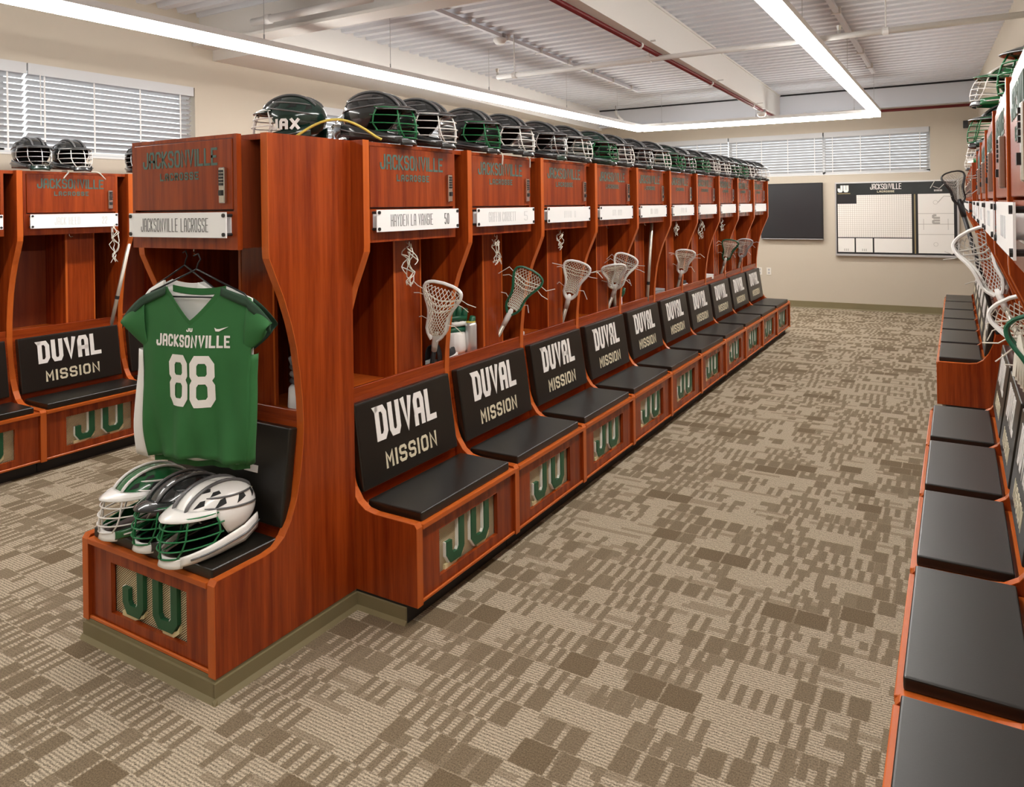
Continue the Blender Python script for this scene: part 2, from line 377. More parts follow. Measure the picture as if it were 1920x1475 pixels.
# ------------------------------------------------------------------ room
Xb, Y0, PITCH, YW = -1.843, 2.3185, 0.762, 12.46
XL, XR, YN, ZC = -5.73, 0.575, -3.0, 3.36
bm = bmesh.new(); box(bm, XL - .2, XR + .2, YN - .2, YW + .2, -0.1, 0.0); struct('floor', finish(bm, 'floor', 'carpet'))
# corrugated deck: ribs run across the room
bm = bmesh.new(); y = YN - .1; prof = []
while y < YW + .2:
    prof += [(y, ZC), (y + .078, ZC), (y + .098, ZC + .058), (y + .168, ZC + .058)]; y += 0.188
prof += [(YW + .3, ZC + .1), (YN - .1, ZC + .1)]
prism(bm, prof, XL - .2, XR + .2, 'x'); struct('ceiling', finish(bm, 'ceiling', 'ceiling_paint'))
WZ0, WZ1 = 2.075, 2.735
def wall_with_windows_x(name, X0, X1, ya, yb, wins):
    bs = [(X0, X1, ya, yb, 0, WZ0), (X0, X1, ya, yb, WZ1, 3.6)]; y = ya
    for (a, b) in wins: bs.append((X0, X1, y, a, WZ0, WZ1)); y = b
    bs.append((X0, X1, y, yb, WZ0, WZ1)); return sbox(name, 'wall_paint', *bs)
LW = [(1.2, 4.20), (5.18, 8.55)]
wall_with_windows_x('wall_left', XL - .18, XL, YN, YW + .18, LW)
BW = (-4.70, -0.325)
sbox('wall_back', 'wall_paint', (XL, XR, YW, YW + .18, 0, WZ0), (XL, XR, YW, YW + .18, WZ1, 3.6), (XL, BW[0], YW, YW + .18, WZ0, WZ1), (BW[1], XR, YW, YW + .18, WZ0, WZ1))
sbox('wall_right', 'wall_paint', (XR, XR + .15, YN, YW + .18, 0, 3.6))
sbox('wall_front', 'wall_paint', (XL, XR, YN - .15, YN, 0, 3.6))
def base(name, pts, label):
    bm = bmesh.new()
    for (a, b) in pts: box(bm, *a, *b, 0, .1) if 0 else None
    return bm
bm = bmesh.new(); prism(bm, [(YW, 0), (YW - .022, 0), (YW - .010, .012), (YW - .006, .10), (YW, .104)], -1.9, .55, 'x'); prism(bm, [(YW, 0), (YW - .022, 0), (YW - .010, .012), (YW - .006, .10), (YW, .104)], XL, -1.9, 'x')
struct('baseboard_back', finish(bm, 'baseboard_back', 'olive_base'))
bm = bmesh.new(); prism(bm, [(XL, 0), (XL + .022, 0), (XL + .01, .012), (XL + .006, .10), (XL, .104)], YN, YW, 'y')
struct('baseboard_left', finish(bm, 'baseboard_left', 'olive_base'))
# ceiling members (slightly skew to the locker rows)
def skew(name, xa, xb, wd, z0, z1, mat, ya=YN, yb=YW, label=None):
    bm = bmesh.new(); P = [(xa, ya), (xa + wd, ya), (xb + wd, yb), (xb, yb)]
    prism(bm, P, z0, z1, 'z'); return struct(name, finish(bm, name, mat), label)
def lin(xa, ya, xb, yb, y): return xa + (xb - xa) * (y - ya) / (yb - ya)
def poly(name, P, z0, z1, mat, label):
    bm = bmesh.new(); prism(bm, P, z0, z1, 'z'); return struct(name, finish(bm, name, mat), label)
xs = lambda y: lin(-5.08, 5.2, -5.50, 12.3, y)
poly('trim_1', [(XL, 4.39), (xs(4.39), 4.39), (xs(YW), YW), (XL, YW)], 3.0, ZC + .05, 'beam_paint', 'long beige beam boxed in along the left wall under the metal deck')
bm = bmesh.new(); box(bm, XL, XR, 4.255, 4.315, 3.12, ZC + .05); box(bm, XL, XR, 4.18, 4.39, 3.095, 3.12)
struct('trim_2', finish(bm, 'trim_2', 'beam_paint'), 'pale steel cross beam under the deck at the upper left')
xr = lambda y: lin(-2.13, 5.0, -2.385, 12.46, y)
bm = bmesh.new()
for a, b_, z0, z1 in ((-.13, 0.0, 3.0, 3.018), (-.075, -.012, 3.018, ZC - .02), (-.13, 0.0, ZC - .02, ZC + .0)):
    prism(bm, [(xr(4.39) + a, 4.39), (xr(4.39) + b_, 4.39), (xr(YW) + b_, YW), (xr(YW) + a, YW)], z0, z1, 'z')
struct('trim_3', finish(bm, 'trim_3', 'beam_paint'), 'deep beige steel beam running down the middle of the ceiling')
poly('trim_4', [(XR, 4.39), (XR, YW), (0.27, YW), (0.51, 6.0), (0.55, 4.39)], 2.28, ZC + .05, 'wall_paint', 'soffit along the right wall above the lockers')
sbox('trim_5', 'ceiling_paint', (XL, XR, 12.36, YW, 3.06, 3.35), (XL, XR, 12.30, YW, 3.04, 3.06), label='pale beam along the top of the back wall')
sbox('trim_6', 'black_metal', (XL, XR, 12.345, 12.36, 3.335, 3.36), label='thin dark gap line where the deck meets the back wall')

# windows with frames and glass, blinds in front
def window_x(n, Y_a, Y_b):
    r = tag(bpy.data.objects.new('window_%d' % n, None), None, None, None, 'structure'); COL.objects.link(r); r.location = (XL - .14, Y_a, WZ0)
    L_ = Y_b - Y_a; H = WZ1 - WZ0; k = max(1, round(L_ / 1.5))
    bs = [(-.02, .02, 0, L_, 0, .05), (-.02, .02, 0, L_, H - .05, H), (-.02, .02, 0, .05, 0, H), (-.02, .02, L_ - .05, L_, 0, H)]
    bs += [(-.02, .02, i * L_ / k - .025, i * L_ / k + .025, 0, H) for i in range(1, k)]
    boxes('window_frame', 'white_paint', r, *bs); boxes('pane', 'glass', r, (-.003, .003, .04, L_ - .04, .04, H - .04))
    boxes('window_sill', 'white_paint', r, (.02, .145, 0, L_, -.001, .012))
window_x(1, *LW[0]); window_x(2, *LW[1])
r = tag(bpy.data.objects.new('window_3', None), None, None, None, 'structure'); COL.objects.link(r); r.location = (BW[0], YW + .14, WZ0)
L_ = BW[1] - BW[0]; H = WZ1 - WZ0
boxes('window_frame', 'white_paint', r, (0, L_, -.02, .02, 0, .05), (0, L_, -.02, .02, H - .05, H), (0, .05, -.02, .02, 0, H), (L_ - .05, L_, -.02, .02, 0, H), (L_ / 3 - .025, L_ / 3 + .025, -.02, .02, 0, H), (2 * L_ / 3 - .025, 2 * L_ / 3 + .025, -.02, .02, 0, H))
boxes('pane', 'glass', r, (.04, L_ - .04, -.003, .003, .04, H - .04))
boxes('window_sill', 'white_paint', r, (0, L_, -.145, -.02, -.001, .012))
SLAT = {}
def slat_mesh(L_, tilt):
    key = (round(L_, 3), tilt)
    if key not in SLAT:
        bm = bmesh.new(); c, s = math.cos(tilt), math.sin(tilt); pts = []
        for u in (-1, -.5, 0, .5, 1): pts.append((u * .024, .003 * (1 - u * u)))
        pts = pts + [(a, b - .0022) for a, b in pts[::-1]]
        prism(bm, [(a * c - b * s, a * s + b * c) for a, b in pts], 0, L_, 'x'); SLAT[key] = finish(bm, 'slat', 'blind_white')
    return SLAT[key]
def blind(label, loc, rotz, L_, H, pitch=.0425, tilt=R(-36), wand=None):
    # local x along the window, -y into the room
    t = thing('window_blind', label, 'blind', loc, rotz, 'venetian blinds over the high windows')
    boxes('headrail', 'blind_white', t, (0, L_, -.03, .03, H - .05, H), (0, L_, -.045, -.035, H - .075, H + .005))
    n = int((H - .09) / pitch)
    for i in range(n): obj('slat', slat_mesh(L_ - .012, tilt), t, (.006, 0, H - .085 - i * pitch))
    boxes('bottom_rail', 'blind_white', t, (.004, L_ - .004, -.025, .025, .0, .018))
    for x in (.12, L_ * .36, L_ * .64, L_ - .12): boxes('ladder_cord', 'white_paint', t, (x - .006, x + .006, -.028, -.0265, .018, H - .05))
    if wand: part('wand', lambda bm: tube(bm, [(wand, -.05, H - .07), (wand, -.052, H * .32)], .004), 'white_paint', t)
    return t
# left wall: local x -> +Y, -y -> +X
blind('wide white blind on the left wall above the name-plate locker', (XL - .04, 2.83, WZ0 + .01), R(90), 1.355, WZ1 - WZ0 - .012, wand=.08)
blind('white blind at the left photo edge on the left wall', (XL - .04, 1.24, WZ0 + .01), R(90), 1.58, WZ1 - WZ0 - .012)
blind('white blind on the left wall seen behind the nearest island helmets', (XL - .04, 5.20, WZ0 + .01), R(90), 1.65, WZ1 - WZ0 - .012)
blind('farthest white blind on the left wall, behind island helmets', (XL - .04, 6.88, WZ0 + .01), R(90), 1.65, WZ1 - WZ0 - .012)
for lab, a, b_ in (('left blind on the back wall, half hidden by island helmets', -4.69, -3.25), ('middle blind on the back wall above the television', -3.23, -1.785), ('right blind on the back wall above the whiteboard', -1.765, -.335)):
    blind(lab, (a, YW + .04, WZ0 + .01), 0, b_ - a, WZ1 - WZ0 - .012, tilt=R(-46))

# ------------------------------------------------------------------ pendant light bars
def light_bar(label, A, B, nseg, cables):
    A = Vector(A); B = Vector(B); d = B - A; L_ = d.length
    t = thing('pendant_light', label, 'light', (A.x, A.y, A.z), math.atan2(d.y, d.x), 'linear pendant light bars')
    boxes('housing', 'white_paint', t, (0, L_, -.045, .045, .062, .105))
    s = L_ / nseg
    for i in range(nseg): boxes('diffuser', 'diffuser', t, (i * s + .004, (i + 1) * s - .004, -.040, .040, 0, .004)); boxes('side_lens', 'side_lens', t, (i * s + .004, (i + 1) * s - .004, -.042, .042, .0042, .062))
    for x in cables:
        part('cable', lambda bm: (tube(bm, [(x, 0, .10), (x, 0, ZC - A.z)], .0022, 5), tube(bm, [(x, 0, .10), (x, 0, .15)], .006, 6)), 'plastic_grey', t)
    return t
ZB = 2.80
light_bar('long left light bar hanging over the left aisle', (-4.47, -1.4, ZB), (-4.245, 11.045, ZB), 10, [1.2, 3.5, 5.2, 6.6, 8.2, 10, 11.6])
light_bar('long right light bar hanging over the carpet aisle', (-.94, -1.4, ZB), (-.911, 11.23, ZB), 10, [2.0, 4.5, 7.0, 9.5, 12.2])
light_bar('short far light bar linking the two long bars near the back wall', (-4.19, 11.05, ZB), (-.965, 11.225, ZB), 3, [.3, 1.7, 3.0])

# ------------------------------------------------------------------ lockers
PROF = [(0, .075), (0, .386), (.010, .400), (.215, .402), (.265, .410), (.305, .436), (.340, .486), (.370, .56), (.391, .65), (.404, .75), (.409, .83), (.405, .93), (.394, 1.03), (.379, 1.13), (.356, 1.22), (.322, 1.32), (.282, 1.41), (.254, 1.475), (.252, 1.50)]
def side_panel(root, x0, x1, depth):
    outline = PROF + [(.252, 1.937), (depth, 1.937), (depth, .075)]
    s = part('side_panel', lambda bm: prism(bm, outline, x0 + .0005, x1 - .0005, 'x'), 'cherry', root)
    front = PROF + [(.252, 1.937)]
    def eb(bm):   # edge banding strip along the shaped front edge
        n = []
        for i, p in enumerate(front):
            a = Vector(front[max(i - 1, 0)]); b = Vector(front[min(i + 1, len(front) - 1)]); t = (b - a).normalized(); n.append(Vector(p) + Vector((-t.y, t.x)) * .0025)
        for i in range(len(front) - 1):
            prism(bm, [front[i], (n[i].x, n[i].y), (n[i + 1].x, n[i + 1].y), front[i + 1]], x0, x1, 'x')
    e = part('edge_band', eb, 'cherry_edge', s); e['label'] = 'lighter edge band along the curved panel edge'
    return s
def make_locker(wd=PITCH, depth=.709, box_d=.285, right=False, bx0=.055, bx1=None, plinth=False):
    t = thing('locker', 'x', 'locker')
    T = .036; xi0 = T; xi1 = wd - (T if right else 0.0); bx1 = bx1 or wd - .062
    side_panel(t, 0, T, depth)
    if right: side_panel(t, wd - T, wd, depth)
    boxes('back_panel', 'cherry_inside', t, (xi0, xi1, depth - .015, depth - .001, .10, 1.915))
    boxes('top_panel', 'cherry', t, (xi0, xi1, max(box_d, .255) + .004, depth - .001, 1.915, 1.936))
    # upper cabinet
    zb, zt = 1.508, 1.934
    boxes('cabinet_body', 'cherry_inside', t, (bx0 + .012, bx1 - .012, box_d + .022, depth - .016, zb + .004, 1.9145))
    fr = boxes('cabinet_frame', 'cherry', t, (bx0, bx0 + .018, box_d, box_d + .022, zb, zt), (bx1 - .018, bx1, box_d, box_d + .022, zb, zt), (bx0 + .018, bx1 - .018, box_d, box_d + .022, zb, 1.650), (bx0 + .018, bx1 - .018, box_d, box_d + .022, zt - .014, zt))
    d = boxes('door', 'cherry', t, (bx0 + .021, bx1 - .021, box_d - .004, box_d + .02, 1.657, zt - .017), bevel=.002, seg=1)
    cx = (bx0 + bx1) / 2
    text_part('lettering', 'JACKSONVILLE', 'door_print', d, .455 if bx1 - bx0 > .63 else .42, .066, loc=(cx - .01, box_d - .0045, 1.822), gapk=.16, depth=.001, label='dark green team lettering')
    text_part('lettering', 'LACROSSE', 'door_print', d, .235, .030, loc=(cx - .01, box_d - .0045, 1.772), gapk=.35, depth=.001)
    lx = bx1 - .062
    lk = boxes('lock', 'chrome', d, (lx - .016, lx + .016, box_d - .020, box_d - .004, 1.680, 1.812), bevel=.003, seg=1); lk['label'] = 'metal combination lock'
    def dials(bm):
        for i in range(5): box(bm, lx - .010, lx + .010, box_d - .024, box_d - .0195, 1.745 + i * .012, 1.754 + i * .012)
        box(bm, lx - .009, lx + .009, box_d - .026, box_d - .0195, 1.708, 1.728)
    part('lock_dial', dials, 'black_metal', d)
    # name plate on stand-offs
    px0, px1, pz0, pz1 = bx0 + .028, bx1 - .020, 1.553, 1.647
    pl = boxes('name_plate', 'plate_white', t, (px0, px1, box_d - .034, box_d - .030, pz0, pz1)); pl['label'] = 'white acrylic name plate'
    boxes('plate_backing', 'plate_back', pl, (px0 + .012, px1 - .012, box_d - .003, box_d, pz0 + .014, pz1 - .014))
    for x in (px0 + .012, px1 - .012):
        for z in (pz0 + .012, pz1 - .012):
            part('standoff', lambda bm: (tube(bm, [(x, box_d, z), (x, box_d - .030, z)], .006, 8), tube(bm, [(x, box_d - .034, z), (x, box_d - .039, z)], .0075, 10)), 'black_metal', pl)
    part('hook', lambda bm: tube(bm, [(cx, box_d + .05, zb + .005), (cx, box_d + .05, zb - .014), (cx + .008, box_d + .045, zb - .022), (cx + .02, box_d + .04, zb - .018)], .0028, 6), 'chrome', t)
    # open bay: shelf, rail, stick column
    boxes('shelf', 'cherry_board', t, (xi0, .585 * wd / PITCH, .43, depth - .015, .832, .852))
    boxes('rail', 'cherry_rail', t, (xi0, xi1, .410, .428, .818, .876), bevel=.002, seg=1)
    boxes('column_panel', 'cherry', t, (.40, .605, .432, .448, .852, zb), (.40, .416, .448, depth - .015, .852, zb))
    boxes('column_edge', 'cherry_edge', t, (.398, .412, .4295, .432, .852, zb), (.598, .607, .4295, .432, .852, zb))
    # seat back: inclined board + cushion
    ang = math.atan2(.052, .37)
    boxes('back_board', 'cherry_rail', t, (xi0, xi1, 0, .014, -.06, .40), loc=(0, .352, .44), rot=(-ang, 0, 0))
    bc = boxes('back_cushion', 'black_vinyl', t, (xi0 + .012, wd - .028, -.042, 0, 0, .366), loc=(0, .354, .453), rot=(-ang, 0, 0), bevel=.009, seg=3)
    mid = (xi0 + wd) / 2 - .012
    def duval(bm):
        text(bm, 'DUVAL', mid - .008, .178, .150, .076, .027, .0125, .0015)
        x = mid - .008 - text_w('DUVAL', .076, .0125, .027) / 2
        prism(bm, [(x - .016, .328), (x + .02, .328), (x + .02, .308), (x, .302)], -.0015, .0005, 'y')
    part('lettering', duval, 'white_print', bc, (0, -.0425, 0)); 
    text_part('lettering', 'MISSION', 'cream_print', bc, .375, .072, loc=(mid, -.0425, .052), t=.0125, gapk=.28)
    # bench
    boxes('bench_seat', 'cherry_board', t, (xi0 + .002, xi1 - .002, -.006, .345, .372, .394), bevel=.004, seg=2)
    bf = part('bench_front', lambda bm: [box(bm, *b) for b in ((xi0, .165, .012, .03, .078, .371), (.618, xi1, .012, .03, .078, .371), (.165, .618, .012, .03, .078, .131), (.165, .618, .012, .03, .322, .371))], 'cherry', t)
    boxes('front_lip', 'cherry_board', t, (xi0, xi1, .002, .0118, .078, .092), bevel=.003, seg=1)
    boxes('grille', 'tan_grille', t, (.160, .623, .036, .044, .126, .327))
    def ju(name, ch, x, wj):
        o = part(name, lambda bm: glyph(bm, ch, x, .146, wj, .200, .037, .018, .0345), 'ju_green', t); o['label'] = 'raised green letter'
        part('letter_rim', lambda bm: glyph(bm, ch, x - .007, .1425, wj, .204, .040, .024, .0352), 'ju_white', o)
        x1_ = x + wj
        def sw(bm):
            pts = [(x - .010, .128), (x + wj * .55, .131), (x1_ - .004, .152), (x1_ + .004, .176), (x1_ - .01, .160), (x + wj * .5, .146), (x - .008, .150)] if ch == 'J' else [(x + .052, .128), (x + wj * .8, .131), (x1_ + .002, .152), (x1_ + .006, .180), (x1_ - .008, .160), (x + wj * .7, .146), (x + .045, .148)]
            prism(bm, pts, .0235, .0352, 'y')
        part('letter_shadow', sw, 'ju_cream', o)
    ju('letter_j', 'J', .228, .128); ju('letter_u', 'U', .413, .142)
    boxes('seat_cushion', 'black_vinyl', t, (xi0 + .016, wd - .030, .014, .296, .3942, .432), bevel=.007, seg=3)
    if plinth:
        k = part('toe_kick', lambda bm: (box(bm, .012, wd - .003, .002, depth, 0, .078)), 'olive_base', t)
        def cove(bm):
            box(bm, .006, wd - .001, -.008, .002, 0, .064); box(bm, wd - .003, wd + .006, -.008, depth, 0, .064)
            prism(bm, [(-.008, .016), (-.020, .0), (-.008, 0)], .0, wd + .018, 'x'); prism(bm, [(wd + .006, .016), (wd + .018, 0), (wd + .006, 0)], -.020, depth, 'y')
        part('cove_base', cove, 'olive_base', t)
    else:
        boxes('toe_kick', 'black_kick', t, (.004, wd - .001, .055, depth, 0, .0778))
    return t
def letter_plate(root, s, box_d, bx0=.055, bx1=None, wd=PITCH, mat='plate_ink', num=None, width=None, cxo=0):
    bx1 = bx1 or wd - .062
    pl = [c for c in root.children if c.name.split('.')[0] == 'name_plate'][0]
    cx = (bx0 + bx1) / 2 + .004
    text_part('lettering', s, mat, pl, width, .052, z=0, t=.0027, loc=(cx + cxo, box_d - .0345, 1.574), gapk=.42, depth=.0008)
    if num: text_part('lettering', num, mat, pl, .036, .052, z=0, t=.0042, loc=(cx + .20, box_d - .0345, 1.574), gapk=.42, depth=.0008)
ORD = ['first', 'second', 'third', 'fourth', 'fifth', 'sixth', 'seventh', 'eighth', 'ninth', 'tenth']
# end unit facing the viewer
END_W = .786; EX = -2.946; EY = 1.632
endl = make_locker(END_W, .686, .190, True, .056, .692, plinth=True)
endl.location = (EX, EY, 0)
tag(endl, 'end locker of the island facing the viewer, green jersey hanging in it', 'locker', 'cherry wood lockers')
letter_plate(endl, 'JACKSONVILLE LACROSSE', .190, .056, .692, width=.41, cxo=-.01)
# island right row
row0 = make_locker(); ROW = []
BARS = ['||| ||||||', '|||||| |||', '||||||| ||', '|||| |||||']
for i in range(10):
    L_ = row0 if i == 0 else copy_tree(row0)
    ROW.append(L_); L_.location = (Xb, Y0 + i * PITCH, 0); L_.rotation_euler = (0, 0, R(90))
    if i == 0: lab = 'nearest locker of the island row on the aisle, its name plate ending in 50'
    elif i == 9: lab = 'last locker of the island row, nearest the television'
    else: lab = '%s locker from the front in the island row along the aisle' % ORD[i]
    tag(L_, lab, 'locker', 'cherry wood lockers')
for i, L_ in enumerate(ROW):
    if i == 0: letter_plate(L_, 'HAYDEN LA VANGIE', .285, num='50', width=.30, cxo=-.06)
    elif i == 1: letter_plate(L_, 'GRIFFIN CORBETT', .285, num='5', width=.28, cxo=-.05, mat='plate_ink_faint')
    elif i < 6: letter_plate(L_, BARS[i % 4], .285, width=.22, mat='plate_ink_faint')
side_panel(ROW[9], PITCH, PITCH + .036, .709)
# first row unit: cove base on its exposed near end
def cove0(bm):
    box(bm, -.006, .004, .056, .32, 0, .064); prism(bm, [(-.006, .016), (-.018, 0), (-.006, 0)], .050, .32, 'y')
part('cove_base', cove0, 'olive_base', ROW[0])
# far side of the island (turned away from the camera)
for i in range(10):
    L_ = copy_tree(row0); L_.location = (-3.263, Y0 + .037 + (i + 1) * PITCH, 0); L_.rotation_euler = (0, 0, R(-90))
    for c in [c for c in L_.children if c.name.split('.')[0] == 'name_plate']:
        for g in list(c.children):
            if g.name.split('.')[0] == 'lettering': bpy.data.objects.remove(g)
    for c in [c for c in L_.children if c.name.split('.')[0] == 'cove_base']: bpy.data.objects.remove(c)
    tag(L_, 'locker on the hidden left side of the island, facing the left aisle', 'locker', 'hidden island lockers')
    if i == 0: side_panel(L_, PITCH, PITCH + .036, .709)
# left wall row
for i, lab in enumerate(('locker cut off at the left photo edge on the left wall', 'left wall locker with two black helmets on top, plate ending in 22', 'left wall locker mostly hidden behind the end locker', 'left wall locker two places beyond the one with black helmets', 'left wall locker three places beyond the one with black helmets')):
    L_ = copy_tree(row0); L_.location = (-5.0, 2.515 + (i - 1) * PITCH, 0); L_.rotation_euler = (0, 0, R(90))
    for c in [c for c in L_.children if c.name.split('.')[0] == 'cove_base']: bpy.data.objects.remove(c)
    for c in [c for c in L_.children if c.name.split('.')[0] == 'name_plate']:
        for g in list(c.children):
            if g.name.split('.')[0] == 'lettering': bpy.data.objects.remove(g)
    tag(L_, lab, 'locker', 'cherry wood lockers')
    if i == 1: letter_plate(L_, 'JACK HEED', .285, num='22', width=.17, cxo=-.06, mat='plate_ink_faint')
    LASTL = L_
# right wall rows (facing the island)
XRR = -.148; YR4 = 2.122; rowR = make_locker(box_d=.259)
def right_locker(ylow, lab, rightpanel=False):
    L_ = copy_tree(rowR); L_.location = (XRR, ylow + PITCH, 0); L_.rotation_euler = (0, 0, R(-90))
    for c in [c for c in L_.children if c.name.split('.')[0] == 'cove_base']: bpy.data.objects.remove(c)
    for c in [c for c in L_.children if c.name.split('.')[0] == 'name_plate']:
        for g in list(c.children):
            if g.name.split('.')[0] == 'lettering': bpy.data.objects.remove(g)
    tag(L_, lab, 'locker', 'cherry wood lockers'); letter_plate(L_, BARS[int(ylow * 7) % 4], .259, width=.22, mat='plate_ink_faint')
    if rightpanel: side_panel(L_, PITCH, PITCH + .036, .709)
    return L_
for k in range(-1, 4):
    lab = 'nearest right-hand locker, its seat at the bottom right photo corner' if k == -1 else '%s locker from the camera in the near right-hand group' % ORD[k + 1]
    right_locker(YR4 + k * PITCH, lab, k == -1)
for k in range(6, 12):
    lab = 'first locker of the far right-hand group, with the bare red side panel' if k == 6 else 'last locker of the far right-hand group, by the back wall' if k == 11 else '%s locker of the far right-hand group' % ORD[k - 6]
    right_locker(YR4 + k * PITCH, lab, k == 6)
for o in [rowR] + list(rowR.children_recursive): bpy.data.objects.remove(o)

# ------------------------------------------------------------------ helmets
HM = {}
A_, B_, C_ = .132, .106, .118; HZ = .142
def rim(az):      # elevation of the shell's lower rim, by azimuth (0 = front)
    c = math.cos(az)
    return R(20) if c > .5 else R(20 - 62 * (.5 - c) / .45) if c > .05 else R(-42 - 8 * max(0, -c))
def sh(az, el, k=1.0, dx=0.0):
    e = .95
    ce, se = math.cos(el), math.sin(el)
    x = A_ * ce * math.cos(az) * (1.06 if math.cos(az) < 0 else 1.0); yy = B_ * ce * math.sin(az); z = C_ * se
    return Vector((x * k + dx, yy * k, HZ + z * k))
HSC = Vector((1.08, 1.0, .86))
def hfin(bm, *a, **k):
    for v in bm.verts: v.co = Vector((v.co.x * HSC.x, v.co.y, v.co.z * HSC.z))
    return finish(bm, *a, **k)
def helmet_meshes(shell, visor, wire, chin, stripe):
    key = (shell, visor, wire, chin, stripe)
    if key in HM: return HM[key]
    out = {}
    bm = bmesh.new()                               # shell dome
    def f(u, v):
        az = -math.pi + u * 2 * math.pi; e0 = rim(az); return sh(az, e0 + (R(89) - e0) * v)
    grid(bm, f, 40, 14); bmesh.ops.remove_doubles(bm, verts=bm.verts[:], dist=.0015)
    out['shell'] = hfin(bm, 'shell', shell, smooth=True, solid=.005)
    bm = bmesh.new()                               # raised crown ridges
    for a0 in (-.30, .30):
        pts = [sh(0, R(e), 1.012) + Vector((0, a0 * .11 * math.sin(R(90) if e > 90 else R(90)), 0)) for e in range(22, 158, 8)]
        tube(bm, [(p.x, p.y, p.z - .004 * abs(a0)) for p in pts], [.0035] + [.0065] * (len(pts) - 2) + [.0035], 6)
    for s_ in (-1, 1):
        for e0, e1 in ((26, 4), (44, 30)):
            tube(bm, [sh(s_ * R(48 + 11 * k), R(e0 + (e1 - e0) * k / 9), 1.008) for k in range(10)], [.002] + [.0045] * 8 + [.002], 5)
    out['ridge'] = hfin(bm, 'ridge', stripe, smooth=True)
    nv_ = 0                                        # vent openings as dark inset patches
    for s in (-1, 1):
        for (az, el, da, de, sk) in ((38, 34, 9, 7, 4), (72, 30, 10, 8, 6), (108, 28, 10, 8, 5), (140, 24, 8, 8, 4), (66, 50, 11, 5, 0), (40, 58, 14, 5, 4)):
            q = [(-da, -de), (da, -de * .4), (da * .8 + sk * .4, de), (-da * .5 + sk, de * .8)]
            def vt(u, v):
                a = (q[0][0] * (1 - u) + q[1][0] * u) * (1 - v) + (q[3][0] * (1 - u) + q[2][0] * u) * v
                e = (q[0][1] * (1 - u) + q[1][1] * u) * (1 - v) + (q[3][1] * (1 - u) + q[2][1] * u) * v
                return sh(s * R(az + a), R(el + e), 1.006)
            bm = bmesh.new(); grid(bm, vt, 4, 3); out['vent' + ' ' * nv_] = hfin(bm, 'vent', 'pad_black', solid=.0006); nv_ += 1
    bm = bmesh.new()                               # visor brim
    def vf(u, v):
        az = R(-66 + 132 * u); p = sh(az, R(25 - 4 * abs(math.sin(az))), 1.01); n = Vector((math.cos(az), math.sin(az) * .7, 0))
        return p + n * (.062 * v * (1 - .6 * abs(u - .5) * 2)) + Vector((.0, 0, -.022 * v * v + .002))
    grid(bm, vf, 18, 4); out['visor'] = hfin(bm, 'visor', visor, smooth=True, solid=.004)
    for s, sp in ((-1, ''), (1, ' ')):             # jaw guard: band sweeping from the nape round to the chin, and its contrasting line
        def jf(u, v):
            x = -.115 + u * .270; w = .098 * math.sqrt(max(0.02, 1 - max(0, (x - .02) / .165) ** 2.1)) * (1 - .30 * max(0, (-x - .05) / .07)); zt = .100 - .058 * u; zb = .026 - .020 * u + .045 * max(0, .25 - u)
            return Vector((x, s * (w + .004 * math.sin(v * math.pi)), zb + (zt - zb) * v))
        bm = bmesh.new(); grid(bm, jf, 16, 4); out['jaw_guard' + sp] = hfin(bm, 'jaw_guard', shell, smooth=True, solid=.005)
        bm = bmesh.new(); tube(bm, [jf(i / 13, .52) + Vector((0, s * .004, 0)) for i in range(13)], .0035, 5)
        out['trim_line' + sp] = hfin(bm, 'trim_line', stripe, smooth=True)
    bm = bmesh.new()                               # chin piece
    def cf(u, v):
        a = R(-62 + 124 * u); return Vector((.118 + .066 * math.cos(a) - .01 * v, .068 * math.sin(a), .004 + .038 * v - .006 * abs(math.sin(a))))
    grid(bm, cf, 12, 3); out['chin_guard'] = hfin(bm, 'chin_guard', chin, smooth=True, solid=.008)
    bm = bmesh.new()                               # face mask bars
    LV = ((.176, .045, .112, .100), (.138, .029, .145, .106), (.100, .030, .153, .104), (.064, .048, .138, .092), (.034, .085, .098, .066))
    mp_ = lambda lv, a: Vector((lv[1] + lv[2] * math.cos(R(a)), lv[3] * math.sin(R(a)), lv[0]))
    for lv in LV[:4]: tube(bm, [mp_(lv, a) for a in range(-88, 89, 11)], .0031, 6)
    for a in (-84, -42, 0, 42, 84): tube(bm, [mp_(lv, a * (.97 if lv[0] > .1 else 1)) for lv in LV], .0031, 6)
    tube(bm, [mp_(LV[4], a) for a in range(-82, 83, 12)], .0034, 6)
    out['face_mask'] = hfin(bm, 'face_mask', wire, smooth=True)
    bm = bmesh.new()                               # padding inside
    def pf(u, v):
        az = -math.pi + u * 2 * math.pi; e0 = rim(az) - R(2); return sh(az, e0 + (R(85) - e0) * v, .90)
    grid(bm, pf, 24, 8); bmesh.ops.remove_doubles(bm, verts=bm.verts[:], dist=.002)
    out['padding'] = hfin(bm, 'padding', 'pad_black', smooth=True)
    HM[key] = out
    return out
def helmet(label, loc, face_deg, style, group=None, pitch=0.0, scale=1.0):
    """face_deg: direction the mask points, degrees from +X"""
    t = thing('lacrosse_helmet', label, 'helmet', loc, R(face_deg), group)
    t.rotation_euler = (0, R(pitch), R(face_deg)); t.scale = (scale,) * 3
    for n, me in helmet_meshes(*style).items(): obj(n.strip(), me, t)
    return t
ST = {'bg': ('shell_black', 'shell_black', 'wire_green', 'shell_black', 'shell_grey'), 'bw': ('shell_black', 'shell_black', 'wire_white', 'shell_black', 'shell_grey'),
      'bs': ('shell_black', 'shell_black', 'wire_steel', 'shell_darkgreen', 'shell_grey'), 'gg': ('shell_darkgreen', 'shell_black', 'wire_green', 'shell_black', 'shell_grey'), 'gs': ('shell_black', 'shell_darkgreen', 'wire_steel', 'shell_grey', 'shell_grey')}
ZT = 1.9375
